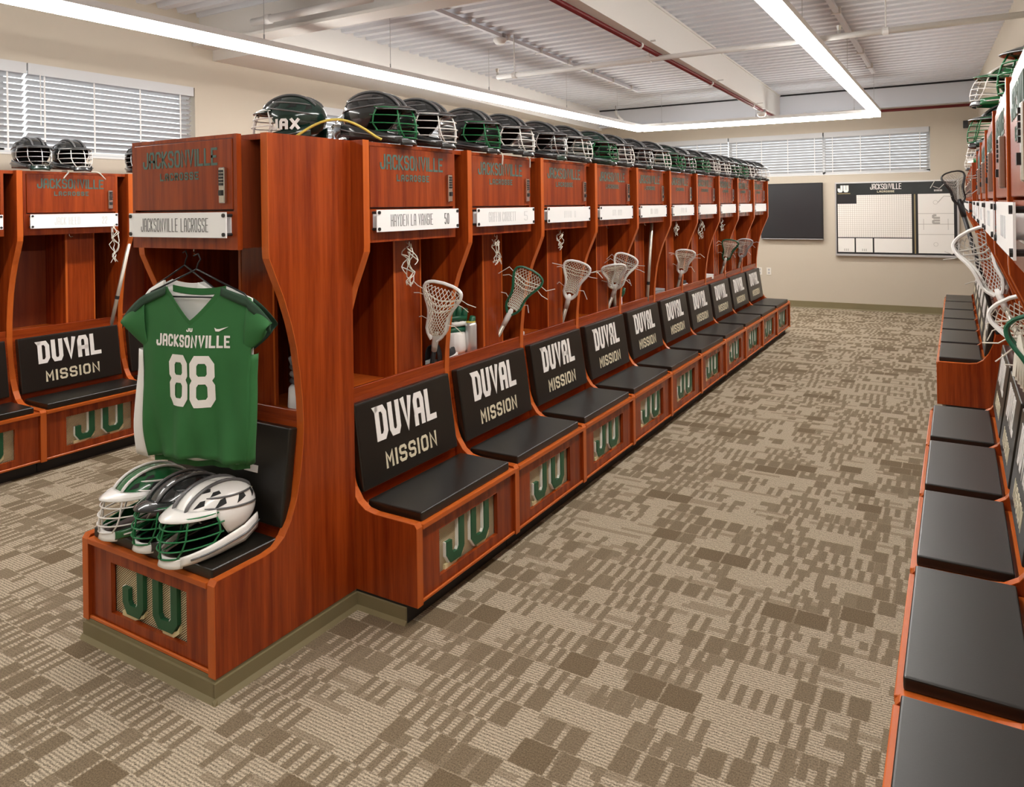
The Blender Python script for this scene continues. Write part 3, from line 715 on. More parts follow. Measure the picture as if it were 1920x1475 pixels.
styles = ['bg', 'bw', 'bg', 'bw', 'bs', 'bw', 'gg', 'bw', 'bs', 'bw', 'gg', 'bs', 'bg', 'bw', 'bw', 'bs', 'gg', 'bw', 'bs', 'bw']
wn = {'wire_green': 'green', 'wire_white': 'white', 'wire_steel': 'steel'}
PX = [-2.215, -2.185]
ORD20 = ORD + ['eleventh', 'twelfth', 'thirteenth', 'fourteenth', 'fifteenth', 'sixteenth', 'seventeenth', 'eighteenth', 'nineteenth', 'last']
for i in range(20):
    u, h = divmod(i, 2)
    yy = Y0 + u * PITCH + (.235 if h == 0 else .565)
    x = -2.255 + (.012 if h else 0) + random.uniform(-.012, .012)
    if i == 0: x = -2.27; yy += .04
    tilt = -4 + random.uniform(-3, 3)
    helmet('%s helmet from the front on the island row, %s face mask' % (ORD20[i].capitalize() if 0 else ORD20[i], wn[ST[styles[i]][2]]), (x, yy, ZT + .004), random.uniform(2, 14), ST[styles[i]], 'helmets along the top of the island', 3, 1.06)
# big helmet stacked on the nearest one
# helmets of the hidden island side that stick up above the end panel
jx = helmet('dark green helmet with white lettering above the island end panel', (-2.62, 2.44, ZT + .004), 196, ('shell_darkgreen', 'shell_darkgreen', 'wire_white', 'shell_black', 'shell_grey'), 'helmets on the hidden side of the island', 0, 1.05)
bm = bmesh.new(); text(bm, 'JAX', 0, 0, .046, .036, .012, .008, .0015)
for v in bm.verts:        # bend the word round the shell
    a = v.co.x / .112; rr = .1125 - v.co.y; v.co = Vector((math.sin(a) * rr * 1.12, -math.cos(a) * rr * .995 + 0, v.co.z))
obj('lettering', finish(bm, 'lettering', 'white_print'), jx, (-0.018, 0, .066), (0, 0, R(180)))
helmet('small dark helmet behind the yellow hose on the island', (-2.72, 2.95, ZT + .004), 150, ST['bs'], 'helmets on the hidden side of the island')
hs = thing('hose_loop', 'yellow hose arching over the top of the island end panel', 'hose', (-2.30, 2.16, ZT))
part('hose', lambda bm: tube(bm, [(-.03 + .26 * u, .25 * u, .004 + .082 * math.sin(math.pi * min(1, u * 1.02))) for u in [i / 16 for i in range(17)]], .0055, 8), 'yellow_hose', hs, smooth=True)
# left wall helmets
helmet('left of the two black helmets on the left wall locker', (-5.40, 2.68, ZT + .004), -8, ST['bs'], 'helmets on the left wall lockers', 0, 1.02)
helmet('right of the two black helmets on the left wall locker, pale mask', (-5.38, 2.93, ZT + .004), -2, ST['bw'], 'helmets on the left wall lockers', 0, 1.02)
helmet('black helmet peeking out left of the end locker top', (-5.40, 3.47, ZT + .004), -30, ST['bs'], 'helmets on the left wall lockers')
# right row helmets
helmet('green helmet with white mask stacked on another on the right-hand lockers', (.275, 4.86, ZT + .205), 192, ('shell_green', 'shell_green', 'wire_white', 'shell_black', 'shell_white'), 'helmets on the right-hand lockers', -6, 1.08)
helmet('dark helmet with green mask under the stacked right-hand helmet', (.265, 4.90, ZT + .004), 184, ST['gg'], 'helmets on the right-hand lockers', 0, 1.05)
helmet('small helmet on the first locker of the far right group', (.27, 6.98, ZT + .004), 190, ('shell_green', 'shell_green', 'wire_white', 'shell_white', 'shell_white'), 'helmets on the right-hand lockers')
helmet('small helmet on the third locker of the far right group', (.27, 8.60, ZT + .004), 190, ST['bw'], 'helmets on the right-hand lockers')
helmet('helmet cut by the top right photo corner', (.31, 2.72, ZT + .004), 185, ST['gg'], 'helmets on the right-hand lockers')
# three helmets on the end seat
ZS = .4325
helmet('white helmet with green mask on the end locker seat', (-2.345, 1.775, ZS), -92, ('shell_white', 'shell_white', 'wire_green', 'shell_white', 'shell_grey'), 'helmets on the end locker seat', 0, 1.06)
helmet('middle black helmet with green mask on the end locker seat', (-2.53, 1.79, ZS), -95, ('shell_black', 'shell_black', 'wire_green', 'shell_white', 'shell_grey'), 'helmets on the end locker seat', 0, 1.0)
helmet('green helmet with white mask on the end locker seat', (-2.73, 1.785, ZS), -98, ('shell_green', 'shell_white', 'wire_white', 'shell_white', 'shell_white'), 'helmets on the end locker seat', 0, 1.0)

# ------------------------------------------------------------------ lacrosse sticks
SK = {}
def head_w(t, k=1.0):
    pts = [(0, .014), (.08, .032), (.18, .042), (.40, .042), (.54, .051), (.68, .070), (.80, .083), (.90, .082), (.96, .064), (.99, .036), (1, .0)]
    for (a, wa), (b, wb) in zip(pts, pts[1:]):
        if a <= t <= b: return k * (wa + (wb - wa) * (t - a) / (b - a))
    return 0
def stick_meshes(frame, net, shaft, length, big=1.0):
    key = (frame, net, shaft, length, big)
    if key in SK: return SK[key]
    HL = .27 * big; out = {}
    ts = [0, .05, .1, .18, .26, .34, .42, .5, .58, .66, .72, .78, .83, .87, .91, .945, .97, .985, 1]
    rail = lambda s, dy: [Vector((s * head_w(t, big), dy(t), t * HL)) for t in ts]
    bm = bmesh.new(); dy0 = lambda t: -.016 * math.sin(math.pi * t); dy1 = lambda t: .030 * (1 - .75 * t) - .010 * t
    for dy, rr in ((dy0, .0070 * big), (dy1, .0062 * big)):
        tube(bm, rail(-1, dy) + rail(1, dy)[::-1][1:], rr, 6)
    for s in (-1, 1):
        a, b = rail(s, dy0), rail(s, dy1)
        for i in range(0, len(ts) - 1):
            if i % 3 == 1 and i < 13: continue
            vs = [bm.verts.new(p) for p in (a[i], a[i + 1], b[i + 1], b[i])]
            try: bm.faces.new(vs)
            except Exception: pass
    out['head'] = finish(bm, 'head', frame, smooth=False)
    bm = bmesh.new(); tube(bm, [(0, .008, -.075), (0, .008, -.03), (0, .006, .0), (0, .004, .03)], [.0145, .0165, .017, .010], 8)
    out['throat'] = finish(bm, 'throat', 'plastic_white' if frame == 'plastic_green' else frame, smooth=True)
    bm = bmesh.new(); NR, NC = 17, 9
    def npt(i, j):
        t = .10 + .84 * i / NR; s = -1 + 2 * (j + (.5 if i % 2 else 0)) / NC; s = max(-1, min(1, s))
        w_ = head_w(t, big) * .96; return Vector((s * w_, .012 + .050 * big * (1 - s * s) * math.sin(math.pi * min(1, (t * 1.02)) ** .8), t * HL))
    for i in range(NR):
        for j in range(NC + 1):
            for dj in ((0, -1) if i % 2 == 0 else (0, 1)):
                k = j + dj
                if 0 <= k <= NC: 
                    p, q = npt(i, j), npt(i + 1, k)
                    if (p - q).length > .003: tube(bm, [p, q], .0019 * big, 3, caps=False)
    out['pocket'] = finish(bm, 'pocket', net)
    for k_, t in enumerate((.62, .72, .80)):
        bm = bmesh.new(); tube(bm, [(s * head_w(t, big), .010 + .044 * big * (1 - s * s) * math.sin(math.pi * t ** .8) - .003, t * HL - .02 * (1 - abs(s))) for s in [i / 5 - 1 for i in range(11)]], .0034 * big, 5)
        out['shooting_string' + ' ' * k_] = finish(bm, 'shooting_string', net)
    random.seed(len(SK)); k_ = 0
    for s in (-1, 1):
        for t in (.28, .70, .80):
            w_ = head_w(t, big); L2 = random.uniform(.05, .09); bm = bmesh.new(); k_ += 1
            tube(bm, [(s * w_, .0, t * HL), (s * (w_ + L2 * .5), .01, t * HL + random.uniform(-.02, .02)), (s * (w_ + L2), .0, t * HL + random.uniform(-.06, .03))], .0022, 4)
            out['loose_string' + ' ' * k_] = finish(bm, 'loose_string', net)
    bm = bmesh.new(); tube(bm, [(0, .008, -.06), (0, .008, -length)], .0125, 8); out['shaft'] = finish(bm, 'shaft', shaft, smooth=True)
    bm = bmesh.new(); tube(bm, [(0, .008, -length + .02), (0, .008, -length - .012)], [.0145, .0145], 8); out['end_cap'] = finish(bm, 'end_cap', 'tape_black', smooth=True)
    SK[key] = out
    return out
def stick(label, neck, top, face, style, length=.6, big=1.05, group='lacrosse sticks', skip=()):
    """neck, top: world points of the head's throat and tip; face: direction the open side looks"""
    neck = Vector(neck); z = (Vector(top) - neck).normalized(); f = Vector(face); f = (f - z * f.dot(z)).normalized()
    y_ = -f; x_ = y_.cross(z)
    t = thing('lacrosse_stick', label, 'lacrosse stick', (0, 0, 0), 0, group)
    m = Matrix.Identity(4)
    for i in range(3): m[i][0] = x_[i]; m[i][1] = y_[i]; m[i][2] = z[i]
    m.translation = neck; t.matrix_world = m
    for n, me in stick_meshes(*style, length, big).items():
        obj(n.strip(), me, t)
    return t
WW = ('plastic_white', 'string', 'shaft_alu'); WG = ('plastic_white', 'string_grey', 'shaft_alu'); GW = ('plastic_green', 'string', 'shaft_alu'); WB = ('plastic_white', 'string', 'shaft_black'); KB = ('shaft_black', 'string_grey', 'shaft_black')
C2 = (.45, -.88, .15)
stick('yellowed mesh stick head in the nearest island locker', (-2.218, 2.969, 1.013), (-2.110, 2.890, 1.294), (-.30, .95, .1), WB, .42, 1.14)
stick('green rimmed stick head in the second island locker', (-2.218, 3.671, 1.037), (-2.110, 3.717, 1.255), C2, ('plastic_green', 'string', 'shaft_alu'), .5)
stick('plain white stick head in the third island locker', (-2.218, 4.432, 1.037), (-2.110, 4.370, 1.285), C2, WW, .5)
stick('white stick head in front of another in the fourth island locker', (-2.218, 5.203, 1.030), (-2.110, 4.939, 1.297), C2, WW, .5)
stick('white stick head behind another in the fourth island locker', (-2.218, 5.223, 1.028), (-2.110, 5.199, 1.265), C2, WG, .5)
stick('white stick head in the sixth island locker', (-2.218, 6.780, 1.010), (-2.110, 6.628, 1.264), C2, WW, .5)
stick('green white stick head in the eighth island locker', (-2.218, 8.331, 1.023), (-2.110, 8.199, 1.279), C2, GW, .5)
stick('dark grey stick head in the ninth island locker', (-2.218, 9.047, 1.012), (-2.110, 8.871, 1.281), C2, ('plastic_grey', 'string_grey', 'shaft_alu'), .5)
def bare_shaft(label, a, b, capz):
    t = thing('lacrosse_shaft', label, 'lacrosse stick', a, 0, 'lacrosse sticks'); d = Vector(b) - Vector(a)
    part('shaft', lambda bm: tube(bm, [(0, 0, 0), d], .0135, 8), 'shaft_alu', t, smooth=True)
    part('grip_tape', lambda bm: tube(bm, [d * capz, d * (capz + .03)], .015, 8), 'tape_black', t)
bare_shaft('upright pale shaft in the fifth island locker', (-2.285, 6.015, .60), (-2.20, 5.975, 1.50), .42)
bare_shaft('pale shaft leaning in the left wall locker right of the helmets', (-5.46, 3.205, .60), (-5.28, 3.295, 1.42), .50)
# right-hand sticks
stick('large goalie stick head leaning out of the right-hand lockers', (.165, 4.22, 1.20), (.055, 4.32, 1.49), (-.55, -.8, .2), WG, .45, 1.25)
stick('dark stick head in front of the whiteboard corner', (.020, 5.05, 1.63), (-.030, 5.05, 1.84), (.2, -1, 0), KB, .75, .72)
stick('white stick head low on the right-hand lockers', (.255, 3.05, 1.055), (.172, 3.12, 1.265), (-.45, -.85, .25), WW, .4)
stick('green rimmed stick head at the right photo edge', (.262, 2.72, 1.03), (.205, 2.76, 1.245), (-.6, -.75, .25), GW, .4)
def nets(label, loc, h, seed):
    random.seed(seed); t = thing('mesh_bundle', label, 'mesh', loc, 0, 'mesh bundles hanging from locker hooks')
    def f(bm):
        w_ = h * .30; P = {}
        for i in range(7):
            for j in range(4):
                a = i / 6; ww = w_ * (.25 + .75 * math.sin(math.pi * min(1, a * .8 + .1)))
                P[i, j] = Vector(((j / 3 - .5) * 2 * ww * .5 + random.uniform(-.008, .008), random.uniform(-.03, .03), -a * h + random.uniform(-.01, .01)))
        for i in range(6):
            for j in range(4):
                k = j + (1 if (i + j) % 2 else -1)
                for q in (j, k):
                    if 0 <= q < 4 and random.random() < .8: tube(bm, [P[i, j], (P[i, j] + P[i + 1, q]) / 2 + Vector((random.uniform(-.006, .006), random.uniform(-.008, .008), 0)), P[i + 1, q]], .0024, 4)
        tube(bm, [(0, 0, .02), (0, 0, 0), P[0, 1]], .003, 4)
    part('laces', f, 'string', t)
cxw = (.055 + PITCH - .062) / 2
for i, (h, lab) in enumerate(((.185, 'nearest island locker'), (.14, 'second island locker'), (.10, 'third island locker'), None, None, (.10, 'sixth island locker'), (.16, 'seventh island locker'), (.12, 'eighth island locker')) if 0 else [(.185, 'nearest island locker'), (.14, 'second island locker'), (.10, 'third island locker'), (0, ''), (0, ''), (.10, 'sixth island locker'), (.16, 'seventh island locker'), (.12, 'eighth island locker')]):
    if h: nets('white mesh bundle hanging from the hook of the ' + lab, (Xb - .325, Y0 + i * PITCH + cxw + .01, 1.478), h, 30 + i)
nets('white mesh strings hanging from the name plate of the left wall locker', (-5.245, 3.165, 1.545), .25, 50)

# ------------------------------------------------------------------ jerseys on hangers
def jersey(label, loc, rotz, front, yoke, inside, lettering, seed, sc=1.0):
    random.seed(seed)
    t = thing('jersey', label, 'jersey', loc, rotz, 'jerseys in the end locker'); t.scale = (sc,) * 3
    # local: x across, -y front, z = 0 at the shoulder line near the neck
    ZH, BW_ = -.630, .225
    def top(x):
        a = abs(x)
        if a < .115: return None
        return -.006 - (a - .115) * .34 - max(0, a - .23) * .55
    def neckz(x, back): 
        a = abs(x) / .115
        return (-.028 - .012 * (1 - a * a)) * (1 if a < 1 else 1) if back else -.012 - .118 * (1 - a ** 1.15)
    def bodyw(z):
        return BW_ - .016 * (z / ZH) ** 2 + .018 * math.sin((z - ZH) / -ZH * math.pi) - .012 * max(0, 1 - abs(z + .33) / .2)
    def fold(x, z, s):
        d = (z) / ZH
        return .014 * math.sin(x * 30 + 2.2 * math.sin(z * 5)) * d + .007 * math.sin(x * 71 + z * 9) * d * d + .008 * math.sin(z * 14 + x * 6) * max(0, .5 - abs(x)) * d
    def yy(x, z, front_):
        bulge = .045 * math.cos(min(1, abs(x) / .26) * math.pi / 2) * (.45 + .55 * min(1, z / -.25))
        return (-bulge if front_ else bulge * .8) + fold(x, z, 0) * (1 if front_ else .7)
    def sheet(front_):
        bm = bmesh.new(); NX, NZ = 44, 36; zh = ZH if front_ else ZH - .034
        V = {}
        for i in range(NX + 1):
            s = -1 + 2 * i / NX
            for j in range(NZ + 1):
                v = j / NZ; xt = s * .232; tz = top(xt) if abs(xt) >= .115 else neckz(xt, not front_)
                z = tz + (zh + .010 * math.cos(s * 2) * (1 if front_ else -1) - tz) * v; x = s * (.232 + (bodyw(z) - .232) * min(1, v * 2.2))
                V[i, j] = bm.verts.new((x, yy(x, z, front_), z))
        for i in range(NX):
            for j in range(NZ): bm.faces.new((V[i, j], V[i + 1, j], V[i + 1, j + 1], V[i, j + 1]))
        return bm
    obj('front_panel', finish(sheet(True), 'front_panel', front, smooth=True, solid=.0015), t)
    obj('back_panel', finish(sheet(False), 'back_panel', inside, smooth=True, solid=.0015), t)['label'] = 'pale inside of the back panel'
    def hem(front_):
        zh = ZH if front_ else ZH - .034
        return [(s * bodyw(zh), yy(s * bodyw(zh), zh, front_) - .0012, zh + .010 * math.cos(s * 2) * (1 if front_ else -1)) for s in [i / 20 - 1 for i in range(41)]]
    def strip(pts, h, dy=-.0012): 
        def f(bm):
            A = [bm.verts.new((p[0], p[1] + dy, p[2])) for p in pts]; B = [bm.verts.new((p[0], p[1] + dy, p[2] + h)) for p in pts]
            for i in range(len(pts) - 1): bm.faces.new((A[i], A[i + 1], B[i + 1], B[i]))
        return f
    part('hem', strip(hem(False), .020), front, t, solid=.001)
    # collar
    for bk in (False, True):
        def collar(bm):
            P = []
            for i in range(25):
                x = -.115 + .23 * i / 24; z = neckz(x, bk); P.append(Vector((x, yy(x, z, not bk), z)))
            off = Vector((0, -.001 if not bk else 0, -.024 if not bk else .0)); off2 = Vector((0, 0, .024)) if bk else Vector((0, -.004, .004))
            A = [bm.verts.new(p + off2) for p in P]; B = [bm.verts.new(p + off) for p in P]
            for i in range(24): bm.faces.new((A[i], A[i + 1], B[i + 1], B[i]))
        part('collar', collar, front, t, solid=.002)
    # cap sleeves
    for s in (-1, 1):
        def sf(u, v):
            x = .222 + .098 * u; zt = top(.222 + .0 * u) - .045 * u - .030 * u * u if 0 else -.045 - u * .055 - .03 * u * u
            L2 = .205 * (1 - u) ** .8 + .030 * u
            z = zt - L2 * v; return Vector((s * (x - .020 * v), -.050 * math.sin(math.pi * (.12 + .76 * v)) * (.45 + .2 * u) + .0, z))
        part('sleeve', lambda bm: grid(bm, sf, 10, 14), front, t, smooth=True, solid=.0015)
        def sb(u, v):
            p = sf(u, v); return Vector((p.x, .028 * math.sin(math.pi * (.12 + .76 * v)) + .008, p.z))
        part('sleeve_back', lambda bm: grid(bm, sb, 10, 14), yoke, t, smooth=True, solid=.0015)
        def yk(bm):
            def yf(u, v):
                x = .118 + .20 * u; a = x; zt = (-.006 - (a - .115) * .34) if a < .23 else sf((a - .222) / .098, 0).z
                z = zt - (.030 + .012 * u) * v + .002; return Vector((s * x, yy(s * x, z, True) * (1 if a < .225 else .45) - .004 - .004 * v - (.012 if a > .225 else 0), z))
            grid(bm, yf, 14, 3)
        part('yoke', yk, yoke, t, smooth=True, solid=.001)
    # side panels joining front and back below the armholes
    for s in (-1, 1):
        def sd(u, v):
            z = -.245 + (ZH - .012 + .245) * v; x = bodyw(z); a = yy(x, z, True); b = yy(x, z, False) + .03
            return Vector((s * (x + .012 * math.sin(math.pi * u)) - (.085 * math.sin(math.pi * min(1, u * .62)) * (.35 + .65 * v) if s < 0 else 0), a + (b - a) * u, z))
        part('side_insert', lambda bm: grid(bm, sd, 5, 16), 'cloth_white' if s < 0 else front, t, smooth=True, solid=.001)
    if lettering:
        def onto(name, bm, mat, k=.0022):
            for v in bm.verts: v.co.y = yy(v.co.x, v.co.z, True) - k + v.co.y * .2
            bmesh.ops.triangulate(bm, faces=bm.faces[:]); obj(name, finish(bm, name, mat), t)
        def dense(s, cx, z, h, w_, tt, gap):
            bm = bmesh.new(); text(bm, s, cx, z, h, w_, tt, gap, .0015)
            bmesh.ops.subdivide_edges(bm, edges=[e for e in bm.edges if e.calc_length() > .02], cuts=3, use_grid_fill=True); return bm
        onto('lettering', dense('JACKSONVILLE', .0, -.222, .044, .0235, .0078, .0042), 'white_print')
        for x in (-.052, .052): onto('number', dense('8', x, -.435, .185, .092, .028, .01), 'white_print')
        onto('emblem', dense('JU', .0, -.166, .013, .012, .0042, .002), 'white_print')
        bm = bmesh.new(); prism(bm, [(.095, -.150), (.100, -.163), (.112, -.164), (.150, -.146), (.114, -.155), (.104, -.155)], -.0015, .0005, 'y'); onto('swoosh_mark', bm, 'white_print')
    # hanger
    hg = thing('coat_hanger', 'black wire hanger holding the ' + ('green' if lettering else 'white') + ' jersey', 'hanger', loc, rotz, 'hangers in the end locker')
    def hf(bm):
        tube(bm, [(0, .0, .055), (.006, 0, .075), (.018, 0, .092), (.008, 0, .112), (-.012, 0, .104)], .0028, 6)
        tube(bm, [(0, 0, .056), (-.10, 0, .012), (-.20, 0, -.030), (-.21, 0, -.040), (-.19, 0, -.046), (0, 0, -.046), (.19, 0, -.046), (.21, 0, -.040), (.20, 0, -.030), (.10, 0, .012), (0, 0, .056)], .0035, 6)
    part('wire', hf, 'black_metal', hg, smooth=True)
    return t
JA = R(15)
jersey('green lacrosse jersey number 88 hanging in the end locker', (-2.385, 1.745, 1.385), JA, 'cloth_green', 'cloth_darkgreen', 'cloth_white', True, 3, 1.0)
jersey('white jersey half hidden behind the green jersey', (-2.60, 1.850, 1.386), R(-3), 'cloth_white', 'cloth_white', 'cloth_white', False, 5, .95)

# ------------------------------------------------------------------ things on the back wall
wbX0, wbX1, wbZ0, wbZ1 = -1.612, .028, .830, 1.955
wb = thing('whiteboard', 'large white tactics board with black header on the back wall', 'whiteboard', (wbX0, YW - .002, wbZ0))
Wd, Hd = wbX1 - wbX0, wbZ1 - wbZ0
boxes('frame', 'aluminium', wb, (0, Wd, -.03, 0, 0, .03), (0, Wd, -.03, 0, Hd - .02, Hd), (0, .018, -.03, 0, .03, Hd - .02), (Wd - .025, Wd, -.03, 0, .03, Hd - .02))
boxes('tray', 'aluminium', wb, (0, Wd, -.055, -.03, 0, .022))
boxes('backing', 'bezel', wb, (.018, Wd - .025, -.016, 0, .03, Hd - .02))
boxes('header', 'board_band', wb, (.018, Wd - .025, -.019, -.0165, .93, Hd - .02))
text_part('lettering', 'JACKSONVILLE', 'white_print', wb, .42, .085, loc=(.70, -.0192, 1.005), gapk=.14)
text_part('lettering', 'LACROSSE', 'cream_print', wb, .23, .030, loc=(.70, -.0192, .958), gapk=.3)
text_part('emblem', 'JU', 'white_print', wb, .155, .105, loc=(.115, -.0192, .972), t=.034, gapk=.1)
boxes('emblem_bar', 'board_gold', wb, (.035, .215, -.0192, -.019, .945, .958))
text_part('emblem', '||||||', 'white_print', wb, .12, .03, loc=(1.38, -.0192, .958), t=.009)
boxes('writing_grid', 'board_grid', wb, (.034, 1.040, -.0188, -.0165, .285, .795), (.30, 1.040, -.0188, -.0165, .795, .925))
boxes('field_panel', 'board_white', wb, (.034, .265, -.0188, -.0165, .058, .270))
boxes('field_panel', 'board_white', wb, (.285, .515, -.0188, -.0165, .058, .270))
boxes('notes_panel', 'board_white', wb, (.537, 1.040, -.0188, -.0165, .058, .270))
boxes('gold_strip', 'board_gold', wb, (1.072, 1.090, -.0188, -.0165, .05, .925))
boxes('field_panel', 'board_white', wb, (1.122, 1.575, -.0188, -.0165, .058, .925))
def fl(bm):
    for z in (.33, .48, .635): box(bm, 1.122, 1.575, -.0194, -.0188, z, z + .006)
    for x in (1.19, 1.50): box(bm, x, x + .005, -.0194, -.0188, .40, .56)
    for cx, cz in ((1.345, .80), (1.345, .19)): 
        tube(bm, [(cx + .028 * math.cos(a * .52), -.0191, cz + .028 * math.sin(a * .52)) for a in range(12)], .002, 4, closed=True)
    for x in (.12, .145, .17, .37, .395, .42): box(bm, x, x + .010, -.0194, -.0188, .075, .11)
part('field_lines', fl, 'board_line', wb)
text_part('emblem', 'JU', 'board_line', wb, .145, .10, loc=(1.30, -.0194, .555), rot=(0, R(90), 0), t=.030, gapk=.12)
tv = thing('television', 'dark flat television beside the whiteboard on the back wall', 'television', (-2.72, YW - .002, 1.075))
boxes('casing', 'bezel', tv, (0, .935, -.06, 0, 0, .885), bevel=.004, seg=1); boxes('screen', 'screen_black', tv, (.015, .92, -.0625, -.0602, .03, .87)); boxes('bottom_bezel', 'plastic_grey', tv, (0, .935, -.064, -.0605, 0, .012))
sp_ = thing('wall_speaker', 'small black speaker high on the back wall by the right lockers', 'speaker', (.09, YW, 2.68)); boxes('cabinet', 'bezel', sp_, (0, .062, -.06, -.001, 0, .105), bevel=.004, seg=1); boxes('grille', 'screen_black', sp_, (.006, .056, -.0625, -.0605, .008, .097))
for lab, x in (('right wall outlet beside the end of the island', -2.655), ('left wall outlet close behind the end of the island', -2.80)):
    o = thing('wall_outlet', lab, 'outlet', (x, YW, .495)); boxes('cover', 'beige_plate', o, (0, .075, -.008, -.0005, 0, .118), bevel=.002, seg=1)
    boxes('socket', 'plastic_grey', o, (.022, .053, -.0095, -.0082, .018, .05), (.022, .053, -.0095, -.0082, .068, .10))

# ------------------------------------------------------------------ ceiling services
pw = thing('sprinkler_pipe', 'white sprinkler pipe crossing the ceiling from side to side', 'pipe', (0, 6.37, 2.955))
part('pipe', lambda bm: tube(bm, [(-3.95, 0, 0), (.50, 0, 0)], .024, 12), 'white_paint', pw, smooth=True)
for x in (-3.75, -2.35, -.45): part('hanger_rod', lambda bm: (tube(bm, [(x, 0, 0), (x, 0, ZC - 2.955)], .006, 6), tube(bm, [(x - .02, 0, 0), (x + .02, 0, 0)], .032, 10)), 'white_paint', pw)
for x in (-3.95, -.78): part('sprinkler_head', lambda bm: (tube(bm, [(x, 0, 0), (x, 0, .05), (x, 0, .085)], [.014, .012, .02], 8)), 'chrome', pw)
rp = thing('sprinkler_main', 'dark red pipe running beside the middle ceiling beam', 'pipe', (0, 0, 0))
rx = lambda y: lin(-2.215, 4.34, -2.40, 11.56, y)
part('pipe', lambda bm: tube(bm, [(rx(3.6), 3.6, 2.985), (rx(11.9), 11.9, 2.985), (rx(12) + .03, 12.16, 2.985), (rx(12) + .14, 12.22, 2.985), (.5, 12.22, 2.985)], .021, 10), 'red_pipe', rp, smooth=True)
for y in (5.9, 8.2, 10.4): part('clamp', lambda bm: (tube(bm, [(rx(y), y - .015, 2.985), (rx(y), y + .015, 2.985)], .03, 10), box(bm, rx(y), rx(y) + .14, y - .008, y + .008, 3.002, 3.012)), 'white_paint', rp)
for x in (-2.0, -1.75, .2): part('clamp', lambda bm: box(bm, x - .012, x + .012, 12.18, 12.26, 2.95, 3.04), 'white_paint', rp)
def conduit(label, xa, ya, xb, yb, n):
    t = thing('ceiling_track', label, 'track', (0, 0, 0), 0, 'grey tracks under the deck')
    part('track', lambda bm: prism(bm, [(xa, ya), (xa + .042, ya), (xb + .042, yb), (xb, yb)], ZC - .05, ZC - .015, 'z'), 'ceiling_paint', t)
    for i in range(n):
        y = ya + (yb - ya) * (i + .5) / n; x = lin(xa, ya, xb, yb, y); boxes('track_clip', 'white_paint', t, (x - .02, x + .06, y - .015, y + .015, ZC - .06, ZC))
conduit('grey track under the deck over the island', -3.76, 4.5, -4.03, 10.4, 8)
conduit('grey track under the deck by the right light bar', -.895, 4.5, -.93, 10.7, 6)
def deck_light(label, x, y, z, n=0):
    t = thing('emergency_light', label, 'fixture', (x, y, z), 0, 'ceiling fixtures')
    part('dome', lambda bm: lathe(bm, [(.015, -.055), (.045, -.048), (.065, -.02), (.066, .0), (.05, .01)], 16), 'plastic_white', t, smooth=True)
    part('bracket', lambda bm: (box(bm, -.06, .06, -.008, .008, .01, .02), box(bm, .035, .05, -.01, .01, .02, .05)), 'chrome', t)
    boxes('lamp', 'cap_grey', t, (.03, .055, -.02, .02, .012, .045))
deck_light('round grey fixture on the deck above the island', -3.84, 6.25, ZC - .055)
deck_light('pale fixture hanging from the red pipe at the middle beam', -2.36, 10.9, 2.93)
for lab, x, y, z in (('small white sensor tube under the back beam by the right light bar', -1.28, 11.9, 3.15), ('small white sensor tube at the far left ceiling corner', -5.0, 11.9, 3.15)):
    t = thing('sensor_tube', lab, 'sensor', (x, y, z), 0, 'ceiling fixtures'); part('tube', lambda bm: tube(bm, [(0, 0, .12), (.02, 0, .05), (.12, 0, -.05)], .026, 10), 'plastic_white', t, smooth=True); part('stem', lambda bm: tube(bm, [(0, 0, .11), (0, 0, .21)], .008, 6), 'cap_grey', t)
wp = thing('wall_pipe', 'white pipe stub with a joint at the upper left ceiling beam', 'pipe', (-4.78, 4.08, 3.16))
part('pipe', lambda bm: tube(bm, [(-.05, 0, 0), (1.2, 0, .0)], .03, 12), 'white_paint', wp, smooth=True); part('joint', lambda bm: tube(bm, [(.10, 0, 0), (.16, 0, 0)], .038, 12), 'white_paint', wp, smooth=True)

# ------------------------------------------------------------------ gear inside the lockers
ZSH = .853
def put(u, dx, d): return (Xb - d, Y0 + u * PITCH + dx)     # island row: unit, offset along, depth
def can(label, x, y):
    t = thing('drink_can', label, 'can', (x, y, ZSH)); part('body', lambda bm: lathe(bm, [(.026, 0), (.032, .008), (.032, .150), (.027, .165)], 20), 'can_silver', t, smooth=True); part('rim', lambda bm: lathe(bm, [(.027, .165), (.028, .169), (.024, .170)], 20), 'yellow_hose', t, smooth=True)
x, y = put(1, .335, .470); can('tall silver can on the shelf of the second island locker', x, y)
def glove(label, x, y, rz, z=ZSH, mats=('plastic_green', 'cloth_white'), sc=1.0):
    t = thing('lacrosse_glove', label, 'glove', (x, y, z), rz, 'gloves in the lockers'); t.scale = (sc,) * 3
    def cuff(bm): lathe(bm, [(.055, 0), (.062, .02), (.058, .09), (.05, .10)], 14)
    part('cuff', cuff, mats[1], t, smooth=True)
    for i in range(4): part('finger', lambda bm: tube(bm, [(-.045 + .03 * i, 0, .10), (-.048 + .032 * i, -.012, .17), (-.048 + .032 * i, -.03, .23 - .015 * abs(i - 1.5))], [.018, .018, .013], 8), mats[0], t, smooth=True)
    part('thumb', lambda bm: tube(bm, [(.055, 0, .07), (.082, -.02, .12), (.085, -.035, .17)], [.02, .019, .014], 8), mats[0], t, smooth=True)
    for k in range(3): part('knuckle_roll', lambda bm: tube(bm, [(-.055, -.022, .11 + .028 * k), (.052, -.022, .11 + .028 * k)], .013, 8), mats[k % 2 if k != 2 else 0], t, smooth=True)
x, y = put(1, .285, .55); glove('green and white glove standing in the second island locker', x, y, R(60), ZSH, sc=1.15)
x, y = put(4, .16, .50); glove('green and white glove in the fifth island locker', x, y, R(70), ZSH, sc=.8)
